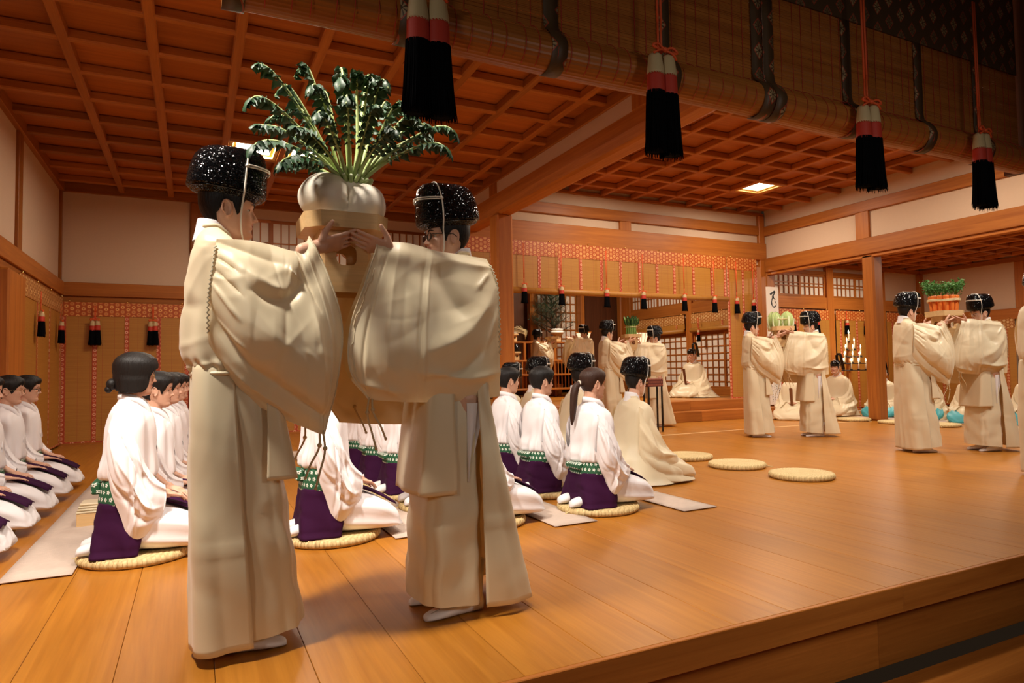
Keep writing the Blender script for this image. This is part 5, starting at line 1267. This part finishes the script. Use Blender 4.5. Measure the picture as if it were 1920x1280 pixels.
def blind(label, axis, p, a0, a1, z0, z1, band, ribs, flip=-1, roll=False, hooks=True):
    """reed blind hanging in the plane axis=p: mat, woven band along the top, ribbons, hooks; faces flip"""
    t = thing('reed_blind', label, 'blind', (0, 0, 0)); rd_, md, rb_ = (REEDX, MED_X, MEDR_X) if axis == 'y' else (REEDY, MED_Y, MEDR_Y)
    def bx(n, u0, u1, d0, d1, zz0, zz1, m):
        d0, d1 = sorted((p+d0*flip, p+d1*flip)); (MB().box(u0, u1, d0, d1, zz0, zz1) if axis == 'y' else MB().box(d0, d1, u0, u1, zz0, zz1)).build(n, m, t)
    bx('reed_mat', a0, a1, 0, .008, z0, z1, rd_); bx('woven_band', a0, a1, .009, .016, z1-band, z1+.005, md)
    for u in ribs: bx('ribbon', u-.030, u+.030, .009, .014, z0, z1-band, rb_)
    if roll: 
        q = [(a0, p+.03*flip, z0), (a1, p+.03*flip, z0)] if axis == 'y' else [(p+.03*flip, a0, z0), (p+.03*flip, a1, z0)]; b = MB(); b.tube(q, .055, 16); b.build('rolled_end', rd_, t)
    else: bx('hem', a0, a1, .009, .02, z0, z0+.02, rb_)
    if hooks:
        for k in range(int((a1-a0)/.8)+1):
            u = a0+.1+(a1-a0-.2)*k/max(1, int((a1-a0)/.8)); q = (u, p+.02*flip, z1+.02) if axis == 'y' else (p+.02*flip, u, z1+.02); b = MB(); b.ball(q, .016, 6, 8); b.build('hook', GILT, t)
    return t
REDCORD = plain('vermilion_cord', (.75, .10, .02), .6); TWHITE = plain('undyed_fringe', (.56, .42, .22), .6); TRED = plain('red_fringe', (.50, .035, .015), .6); TBLACK = plain('black_fringe', (.003, .003, .004), .9, spec=.05)
def tassel_meshes(strands, nthread, seed):
    """unit-length tassel hanging from z=0 to -1: cord bow, undyed, red and black sections"""
    r = random.Random(seed); out = {}
    offs = [0] if strands == 1 else [-.085, .085]; rad = lambda z: (.062+.022*min(1, -z*6)+.030*max(0, -z-.15)) if z < -.02 else .045
    for nm, za, zb in (('undyed_section', 0, -.215), ('red_section', -.205, -.40)):
        b = MB()
        for o in offs:
            dy = -.02 if o < 0 else .0
            zs = np.linspace(za, zb, 9); b.grid([[(o+(rad(z)+.0035*(k % 2))*cos(2*pi*k/40)*(1 if z < -.01 else .6), (rad(z)+.0035*(k % 2))*sin(2*pi*k/40)*(.8 if z < -.01 else .6), z+(dy if o < 0 else -.03*0)) for k in range(40)] for z in zs], True, cap=True)
        out[nm] = b
    b = MB()
    for o in offs:
        zs = np.linspace(-.39, -.965, 10); b.grid([[(o*(1+.3*(-z-.39))+rad(z)*1.0*cos(2*pi*k/28), rad(z)*.8*sin(2*pi*k/28), z) for k in range(28)] for z in zs], True, cap=True)
        for k in range(nthread):
            a = r.uniform(0, 2*pi); q = math.sqrt(r.uniform(.75, 1.06)); l = -r.uniform(.93, 1.01); fl = r.uniform(-.012, .03)
            pts = [(o*(1+.3*(-z-.39))+(rad(z)+fl*max(0, -z-.75)*4)*q*cos(a), (rad(z)+fl*max(0, -z-.75)*3)*.8*q*sin(a), z) for z in (-.395, -.6, -.8, l)]
            b.tube(pts, [.008, .008, .007, .003], 4, smooth=False, cap=False)
    out['black_section'] = b
    b = MB(); b.tube([(-.02, .02, .01), (-.02, .02, .35)], .012, 5); b.tube([(.02, .02, .01), (.02, .02, .35)], .012, 5)
    for s in (-1, 1):
        b.tube(cr([(0, -.04, .01), (s*.09, -.05, .05), (s*.16, -.05, .02), (s*.10, -.05, .0), (0, -.04, .01)], 16), .014, 5); b.tube(cr([(0, -.04, .01), (s*.08, -.06, -.01), (s*.15, -.05, -.05)], 8), .012, 5)
    b.ball((0, -.04, .015), (.03, .03, .025)); out['cord'] = b
    return out
TM = dict(undyed_section=TWHITE, red_section=TRED, black_section=TBLACK, cord=REDCORD)
TBIG = {k: v.mesh(k, TM[k]) for k, v in tassel_meshes(2, 150, 1).items()}; TSM = {k: v.mesh(k, TM[k]) for k, v in tassel_meshes(1, 40, 2).items()}
for k_ in ('undyed_section', 'red_section', 'black_section'):
    for v_ in TSM[k_].vertices: v_.co.x *= 1.5; v_.co.y *= 1.5
TSM2 = {k: v.mesh(k, TM[k]) for k, v in tassel_meshes(2, 40, 3).items()}
def tassel(x, y, z, L, label, rz=0.0, ms=TSM, cordlen=0.0, group=None):
    t = thing('tassel', label, 'tassel', (x, y, z), rz, group); t.scale = (L, L, L)
    for k, m in ms.items(): link(k, m, t)
    if cordlen: b = MB(); b.tube([(-.02, .02, .3), (-.02, .02, cordlen/L)], .013, 5); b.tube([(.025, .02, .3), (.025, .02, cordlen/L)], .013, 5); b.build('hanging_cord', REDCORD, t)
    return t
blind('tall reed blind with orange medallion band on the left bay back wall', 'y', 11.86, -1.80, -.07, .03, 2.17, .21, (-1.77, -1.37, -.94, -.50, -.10))
blind('wide reed blind on the left bay back wall, mostly hidden behind the foreground robes', 'y', 11.86, .21, 4.05, .03, 2.17, .21, (.4, 1.0, 1.6, 2.2, 2.8, 3.4, 3.9))
blind('reed blind with gold medallion band on the left wall', 'x', -1.80, 9.10, 11.83, .03, 2.22, .23, (9.3, 10.1, 10.9, 11.7), flip=1)
blind('rolled-up reed blind across the wide sanctuary opening', 'y', YB-.04, 4.0, 9.94, 2.42, 3.30, .25, (4.6, 5.53, 5.945, 6.39, 6.85, 7.28, 7.72, 8.145, 8.57, 9.06, 9.54, 9.90), roll=True)
blind('fully lowered reed blind at the right end of the sanctuary opening', 'y', YB-.04, 9.96, 10.80, .37, 3.30, .25, (9.99, 10.40, 10.77))
blind('reed blind on the side room back wall, left of its post', 'y', YB-.07, 11.3, 12.97, .03, 2.26, .21, (11.4, 11.95, 12.62))
blind('reed blind behind the candle stand on the side room back wall', 'y', YB-.07, 13.2, 14.8, .03, 2.26, .21, (13.35, 13.9, 14.6))
blind('reed blind on the side room back wall at its far right corner', 'y', YB-.07, 15.0, 16.4, .03, 2.26, .21, (15.2, 15.8, 16.3))
blind('reed blind along the right wall of the side room', 'x', 16.40, 5.75, 7.88, .03, 1.98, .20, (5.9, 6.6, 7.3), flip=-1)
blind('reed blind along the side room right wall, next to the far corner', 'x', 16.40, 8.12, 10.1, .03, 1.98, .20, (8.3, 9.0, 9.7), flip=-1)
blind('short reed blind with gold band inside the sanctuary, nearer the opening', 'x', XS-.07, 10.45, 12.55, 1.94, 2.34, .22, (10.7, 11.5, 12.3), flip=-1, roll=True)
blind('short reed blind with gold band inside the sanctuary, deeper one', 'x', XS-.07, 12.8, 15.08, 1.94, 2.34, .22, (13.1, 13.9, 14.8), flip=-1, roll=True)
for i, x in enumerate((5.17, 5.92, 6.89, 7.73, 8.73, 9.51)):
    tassel(x, YB-.15, 2.52-.012*i, .345, '%s tassel from the free column on the rolled-up sanctuary blind' % ('first', 'second', 'third', 'fourth', 'fifth', 'sixth')[i], cordlen=.72)
tassel(10.17, YB-.10, 2.46, .34, 'left tassel of two on the fully lowered sanctuary blind', cordlen=.75); tassel(10.64, YB-.10, 2.44, .34, 'right tassel of two on the fully lowered sanctuary blind', cordlen=.75)
tassel(-1.36, 11.78, 1.90, .40, 'left tassel of two on the left bay back wall', ms=TSM2, cordlen=.22); tassel(-.58, 11.78, 1.90, .40, 'right tassel of two on the left bay back wall', ms=TSM2, cordlen=.22)
tassel(-1.72, 9.95, 1.86, .33, 'tassel on the left wall blind nearer the camera', pi/2, cordlen=.25); tassel(-1.72, 11.33, 1.84, .33, 'tassel on the left wall blind nearer the corner', pi/2, cordlen=.25)
for i, x in enumerate((11.78, 12.54, 13.51, 14.17)): tassel(x, YB-.125, 2.06, .34, 'tassel on the side room back wall, %s from its left end' % ('first', 'second', 'third', 'fourth')[i], cordlen=.20)
tassel(XS-.17, 12.2, 1.93, .29, 'tassel inside the sanctuary above the lattice screens', pi/2, cordlen=.3)

# the great rolled blinds hanging along the stage front
def brocade_mat():
    m, nt, b = newmat('dark_brocade'); tc = N(nt, 'ShaderNodeTexCoord'); sp = N(nt, 'ShaderNodeSeparateXYZ'); nt.links.new(tc.outputs['Object'], sp.inputs[0])
    u = X_(nt, sp.outputs[0])*11.0; z = X_(nt, sp.outputs[2])*9.0; par = (u.op('FLOOR')*0.5).fract()*2.0
    cu = (u.fract()-0.5).abs(); cv = ((z+par*0.5).fract()-0.5).abs(); d = cu+cv
    th = ((z+par*0.5).fract()-0.5).op('ARCTAN2', u.fract()-0.5)*8.0
    pet = d.lt(.30)*th.op('COSINE').gt(-.25)*d.gt(.07); rim = d.lt(.36)*d.gt(.30); odd = ((z+par*.5).op('FLOOR')*0.5).fract().gt(.2)
    c = mixcol(nt, rim, (.075, .038, .013), (.36, .05, .02)); c = mixcol(nt, pet*(odd*.65+.35), c, (.38, .26, .13)); nt.links.new(c, b.inputs['Base Color']); b.inputs['Roughness'].default_value = .55; return m
BROC = brocade_mat(); SLAT = wood('split_reed', (.32, .092, .014), (.54, .19, .036), 'x', rv=0, rough=.4); REDTHREAD = plain('red_thread', (.45, .03, .015), .7)
def great_blind(label, x0, x1, y, ribs, zt=3.3):
    t = thing('great_reed_blind', label, 'blind', (0, 0, 0)); r = random.Random(int(x0*10)); zc, R_ = 2.165, .072
    b = MB(); z = zc+.02
    while z < zt:
        h = .0066; xs_ = x0
        while xs_ < x1-.01:
            xe = min(x1, xs_+r.uniform(.9, 1.8)); dy = r.uniform(-.0012, .0012); b.box(xs_, xe, y-.002+dy, y+.002+dy, z, z+h*r.uniform(.80, .97)); xs_ = xe
        z += h
    o = b.build('reeds', SLAT, t); o['kind'] = 'stuff'
    b = MB(); rows = []
    for x in np.linspace(x0, x1, 40):
        rows.append([(x, y+R_*(1+.014*(k % 2))*cos(2*pi*k/64), zc+R_*(1+.014*(k % 2))*sin(2*pi*k/64)+.004*sin(x*4)) for k in range(64)])
    b.grid(rows, True, cap=True, smooth=False); b.build('roll', SLAT, t)
    b = MB()
    b = MB(); b.box(x0, x1, y-.010, y-.004, 2.66, zt); b.build('brocade_band', BROC, t)
    for u in ribs:
        pts = [(y-.009, 2.66), (y-.009, 2.4), (y-.010, 2.27), (y-.045, 2.23), (y-.074, 2.18), (y-.070, 2.135), (y-.045, 2.098), (y-.008, 2.086), (y+.03, 2.094)]
        rows = [[(u-.031+.012*sin(3*k/8)*0, yy, zz), (u+.031, yy, zz)] for k, (yy, zz) in enumerate(cr(pts, 24))]
        b = MB(); b.grid(rows); solid(b.build('brocade_ribbon', BROC, t), .003)
    x = x0+.06
    k = 0
    while x < x1-.03:
        pts = [(x, y-.0045, 2.66), (x, y-.0045, 2.30), (x, y-.006, 2.255), (x, y-.045, 2.228), (x, y-.0745, 2.175), (x, y-.068, 2.125), (x, y-.03, 2.093)]
        b = MB(); b.tube(cr(pts, 12), .0013, 4); b.build('thread', REDTHREAD, t); x += .075 if k % 2 else .055; k += 1
    return t
great_blind('great rolled reed blind over the front, left part above the radish', .07, 2.245, 2.05, (.10, .62, 1.177, 1.699, 2.215))
great_blind('great rolled reed blind over the front, right part in shadow', 2.255, 4.27, 2.05, (2.285, 2.80, 3.35, 3.86))
for i, x in enumerate((.665, 1.595, 2.785, 3.68)):
    tassel(x, 1.93, 2.20, .40, 'large dark tassel hanging before the front blind, %s from the left' % ('first', 'second', 'third', 'fourth')[i], ms=TBIG, cordlen=.7, rz=.12*(i % 2))
fb = root('trim_3'); MB().bbox(-4, 12, 1.80, 2.2, 3.3, 3.75, .02).build('front_beam', WX, fb); MB().box(-4, 12, 1.95, 2.05, 3.7, 4.7).build('front_panel', WDARK, fb)
MB().box(4.29, 4.34, 1.98, 2.14, 2.1, 3.3).build('front_post', WDARK, fb)

# ------------------------------------------------------------------ mats, spare cushions, small box
MATM = plain('grey_felt', (.56, .44, .36), .95, bump=.5, bscale=260, var=.10)
def mat_runner(x0, x1, y0, y1, label, th=.006):
    b = MB(); n = 30; top = [[(x0+(x1-x0)*u, y0+(y1-y0)*v, th+.0015*sin(v*17+u*3)) for u in np.linspace(0, 1, 6)] for v in np.linspace(0, 1, n)]
    b.grid(top, flip=True); o = b.build('floor_mat', MATM); solid(o, .005, -1); return setp(o, label, 'mat')
mat_runner(-.86, -.55, 4.02, 9.2, 'grey felt runner beside the bobbed-hair woman')
mat_runner(1.10, 1.42, 3.90, 9.0, 'grey felt runner seen between the two foreground robes')
mat_runner(2.08, 2.40, 3.68, 8.6, 'grey felt runner ending left of the ponytailed woman')
mat_runner(3.08, 3.38, 3.62, 8.4, 'grey felt runner ending right of the ponytailed woman')
for y, l in ((5.75, 'farthest of the three empty straw cushions beyond the kneeling priest'), (5.0, 'middle one of the three empty straw cushions'), (4.22, 'nearest of the three empty straw cushions on the open floor')): cushion(4.95, y, l, 'empty cushions on the open floor', rnd.uniform(2.6, 3.6), .92)
for y, l in ((8.05, 'empty straw cushion just left of the square column'), (7.25, 'empty straw cushion just right of the square column'), (6.5, 'empty straw cushion between the feet of the carrot bearers'), (5.6, 'empty straw cushion behind the right carrot bearer')): cushion(10.85, y, l, 'empty cushions near the square column', rnd.uniform(0, 6), .92)
mat_runner(11.5, 13.9, 9.55, 10.05, 'pale mat under the candle stand')
mat_runner(11.5, 12.0, 3.6, 8.6, 'pale runner before the seated attendants')
t = thing('wooden_box', 'small open wooden box behind the bobbed-hair woman', 'box', (-.57, 5.36, .0075)); 
for q in ((-.13, .13, -.10, -.088), (-.13, .13, .088, .10), (-.13, -.118, -.088, .088), (.118, .13, -.088, .088)): MB().bbox(*q, 0, .085, .002).build('side_board', WPALE, t)
MB().box(-.12, .12, -.09, .09, 0, .008).build('bottom_board', WPALE, t)
b = MB()
for k in range(4): b.bbox(-.135+.006*k, .135-.008*k, -.105+.004*k, .105-.006*k, .086+.017*k, .101+.017*k, .006)
setp(b.build('folded_cloth', SILK, None, (-.57, 5.36, .0075)), 'folded cream cloth lying on the small wooden box', 'cloth')
t = thing('kneeling_stool', 'low wooden kneeling stool beside the row under the great sleeves', 'stool', (1.13, 6.35, .0)); MB().bbox(-.09, .09, -.06, .06, .115, .135, .006).build('seat', WPALE, t)
for s in (-1, 1): MB().bbox(s*.06-.012, s*.06+.012, -.05, .05, 0, .115, .003).build('leg', WPALE, t)

# ------------------------------------------------------------------ banner, candles, lanterns, altar
t = thing('paper_banner', 'tall white paper banner with brush writing beside the corner post', 'banner', (10.74, 9.86, 0)); W_ = .335
MB().bbox(0, W_, 0, .025, .22, 2.68, .003).build('board', WHITEPAPER, t)
def stroke(pts, w, n=24):
    P = cr([((cx-615)/8.53*.0142, -.003, 2.68-(cy-240)/8.53*.01118) for cx, cy in pts], n); b = MB(); rows = []
    for i, p in enumerate(P):
        d = P[min(n-1, i+1)]-P[max(0, i-1)]; d = Vector(d).normalized(); s = Vector((-d.z, 0, d.x)); ww = w*(.55+.45*sin(pi*min(1, .15+i/n)))*(1+.25*sin(i*.9)); rows.append([tuple(Vector(p)+s*ww), tuple(Vector(p)-s*ww)])
    b.grid(rows); return b
for pts, w in (([(670, 362), (708, 338), (745, 312), (742, 345), (716, 395), (735, 420), (758, 444)], .021), ([(733, 388), (703, 440), (692, 490), (704, 540), (738, 562), (776, 520), (750, 468)], .015), ([(700, 720), (760, 700), (745, 780), (690, 840), (770, 830)], .018), ([(755, 1128), (792, 1135), (770, 1165)], .016), ([(690, 1190), (720, 1240), (700, 1300)], .016), ([(765, 1190), (798, 1215), (770, 1260), (800, 1300)], .016)):
    stroke(pts, w).build('brush_stroke', INK, t)
r = random.Random(8)
for cx in (660, 700, 740, 775):
    cy = 1690
    while cy < 2060:
        h = r.uniform(14, 26); stroke([(cx+r.uniform(-8, 8), cy), (cx+r.uniform(-10, 10), cy+h*.5), (cx+r.uniform(-8, 8), cy+h)], .0052, 8).build('brush_stroke', INK, t); cy += h+r.uniform(8, 22)
FLAME = plain('candle_flame', (1.0, .80, .45), .5, emit=14); WAX = plain('candle_wax', (.90, .82, .66), .4, sub=.2); IRON = plain('dark_iron', (.03, .02, .015), .5)
cs = thing('candle_stand', 'tall wooden candle stand with tiered iron arms beside the square column', 'candle stand', (13.1, 9.80, .02))
b = MB(); b.bbox(-.035, .035, -.035, .035, .04, 1.52, .006); b.build('post', WZ, cs); b = MB(); b.bbox(-.22, .22, -.06, .06, 0, .04, .008); b.bbox(-.06, .06, -.22, .22, 0, .04, .008); b.build('foot', WX, cs)
rows_ = ((1.53, (-.02,)), (1.36, (-.09, .15)), (1.21, (-.14, .10, .36)), (1.06, (-.18, .08, .31, .56)), (.91, (-.23, .03, .27, .52)))
names_ = ('top', 'second', 'third', 'fourth', 'lowest'); seats_ = ('first', 'second', 'third', 'fourth')
for (z, X__), nm in zip(rows_, names_):
    if len(X__) > 1: b = MB(); b.tube([(X__[0]-.06, -.05, z-.03), (X__[-1]+.06, -.05, z-.03)], .011, 6); b.build('arm', IRON, cs)
    for q, dx in enumerate(X__):
        b = MB(); b.lathe([(.004, -.03), (.016, -.03), (.034, -.004), (.030, 0), (.004, -.002)], 12, (dx, -.05, z)); b.build('drip_cup', IRON, cs)
        cd = thing('candle', 'lit white candle, %s from the left on the %s tier of the stand' % (seats_[q], nm), 'candle', (13.1+dx, 9.75, z+.02), 0, 'lit candles on the tiered stand')
        MB().lathe([(.004, 0), (.015, .001), (.015, .165), (.010, .17), (.003, .168)], 12).build('wax', WAX, cd); MB().lathe([(.001, .17), (.010, .185), (.012, .20), (.006, .225), (.001, .245)], 10).build('flame', FLAME, cd)
LPAPER = plain('glowing_lamp_paper', (1.0, .80, .52), .8, emit=.9)
def lantern(x, y, z, s, label):
    t = thing('standing_lantern', label, 'lantern', (x, y, .37)); zb = z-.37; a0, a1, h = .085*s, .15*s, .30*s
    b = MB(); b.grid([[(a*cx, a*cy, zz) for cx, cy in ((-1, -1), (1, -1), (1, 1), (-1, 1))] for a, zz in ((a0, zb), (a1, zb+h))], True, smooth=False); b.build('paper_shade', LPAPER, t)
    for cx, cy in ((-1, -1), (1, -1), (1, 1), (-1, 1)): b = MB(); b.tube([(a0*cx, a0*cy, zb-.02), (a1*cx, a1*cy, zb+h+.02)], .010, 4, smooth=False); b.build('corner_bar', WZ, t)
    for zz, a in ((zb, a0), (zb+h, a1)):
        b = MB()
        for cx, cy, dx, dy in ((-1, -1, 1, -1), (1, -1, 1, 1), (1, 1, -1, 1), (-1, 1, -1, -1)): b.tube([(a*cx, a*cy, zz), (a*dx, a*dy, zz)], .011, 4, smooth=False)
        b.build('rail', WX, t)
    for cx in (-.4, .4): b = MB(); b.tube([(a0*cx, -a0*1.01, zb), (a1*cx, -a1*1.01, zb+h)], .005, 4); b.build('rib', WZ, t)
    MB().lathe([(.02, .03), (.02, zb)], 12).build('pole', WZ, t); MB().bbox(-.13*s, .13*s, -.13*s, .13*s, 0, .04, .006).build('base', WX, t)
lantern(8.15, 12.9, 1.62, .85, 'glowing paper lantern left of the hidden priest'); lantern(9.16, 12.1, 1.55, .95, 'larger glowing paper lantern right behind the leafy greens')
al = thing('altar_shelves', 'tiered wooden altar shelving at the back of the sanctuary', 'shelves', (6.4, 13.7, .37))
for i, (z, d) in enumerate(((1.36, .5), (.90, .3), (.56, .1), (.22, -.1))): MB().bbox(0, 2.6, d, d+.36, z-.04, z, .005).build('shelf', WX, al)
for x in (.03, .85, 1.7, 2.57): MB().bbox(x-.035, x+.035, .45, .52, 0, 1.32, .004).build('post', WZ, al)
for k in range(26): MB().box(.08+.098*k-.012, .08+.098*k+.012, .22, .24, .22, .86).build('slat', WZ, al)
offering_stand((7.05, 14.35, 1.735), 'offering stand on the top altar shelf under a white cone', .62); b = MB(); b.lathe([(.10, 0), (.085, .02), (.05, .05), (.01, .07)], 20); setp(b.build('salt_cone', PLATEM, None, (7.05, 14.35, 1.93)), 'white cone of salt on the top altar shelf', 'salt')
offering_stand((8.25, 14.30, 1.735), 'offering stand on the top altar shelf under two round cakes', .72)
for k in range(2): b = MB(); b.lathe([(.01, 0), (.16-.01*k, .004), (.175-.015*k, .03), (.16-.01*k, .058), (.01, .062)], 28); setp(b.build('rice_cake', PLATEM, None, (8.25, 14.30, 1.935+.064*k)), ('lower round white rice cake on the altar stand', 'upper round white rice cake on the altar stand')[k], 'rice cake')
offering_stand((7.00, 14.15, 1.275), 'offering stand on the second altar shelf, left end', .66); b = MB(); b.lathe([(.01, 0), (.10, .003), (.115, .05), (.10, .13), (.06, .15), (.07, .17), (.01, .172)], 20); setp(b.build('black_jar', HATRIM, None, (7.00, 14.15, 1.48)), 'black lidded jar on the second altar shelf', 'jar')
b = MB(); r = random.Random(4)
for k in range(70): a = r.uniform(-.9, .9); l = r.uniform(.22, .34); b.tube(cr([(0, 0, 0), (.05*a, r.uniform(-.03, .03), l*.6), (-.06+.25*a-.12, r.uniform(-.06, .06), l*(1-.35*abs(a)))], 5), .004, 4)
setp(b.build('rice_sheaf', STRAWBAND, None, (6.98, 13.6, 1.74)), 'tan sheaf of rice ears behind the priest at the altar', 'rice sheaf', None, 'stuff')
# pine in the sanctuary
PINE = plain('pine_needles', (.018, .045, .018), .6); BARK = plain('pine_bark', (.06, .03, .015), .9, bump=.6)
pn = thing('potted_pine', 'dark spreading pine tree standing deep in the sanctuary', 'tree', (8.35, 14.72, .37)); r = random.Random(6)
b = MB(); b.tube(cr([(0, 0, 0), (.04, 0, .7), (-.03, 0, 1.3), (.05, 0, 2.1)], 14), [.06-.003*k for k in range(14)], 8)
nb = MB()
for k in range(26):
    a = k*2.4; z = 1.55+.045*k; L = .62*(1-.018*k)*r.uniform(.75, 1.1); p0 = Vector((0, 0, z)); p1 = p0+Vector((cos(a)*L, sin(a)*L*.5, .18+.12*r.random())); b.tube([tuple(p0), tuple(p0.lerp(p1, .5)), tuple(p1)], [.02, .014, .006], 5)
    for w in range(260):
        c0 = p0.lerp(p1, r.uniform(.35, 1.05))+Vector((r.gauss(0, .08), r.gauss(0, .08), r.gauss(.03, .07))); dv = Vector((r.gauss(0, .5), r.gauss(0, .5), 1)).normalized()*r.uniform(.07, .12); s = dv.orthogonal().normalized()*.006
        c0.y = max(-.62, min(.20, c0.y)); nb.add([tuple(c0-s), tuple(c0+s), tuple(c0+dv)], [(0, 1, 2)])
b.build('trunk', BARK, pn); nb.build('needles', PINE, pn)['kind'] = 'stuff'; MB().lathe([(.05, 0), (.20, .01), (.26, .28), (.23, .29), (.05, .26)], 24).build('tub', WZ, pn)

# small patterned box beyond the spectacled kneeling priest
CHK = flower_mat('red_brown_check', (.10, .018, .010), (.34, .10, .05), 'cyl', (40, 22))
t = thing('patterned_box', 'small red-brown patterned box seen beyond the spectacled kneeling priest', 'box', (6.62, 8.45, 0)); MB().bbox(-.15, .15, -.08, .08, .72, .85, .006).build('body', CHK, t)
for sx in (-1, 1):
    for sy in (-1, 1): MB().bbox(sx*.13-.012, sx*.13+.012, sy*.06-.012, sy*.06+.012, 0, .72, .003).build('leg', HATRIM, t)
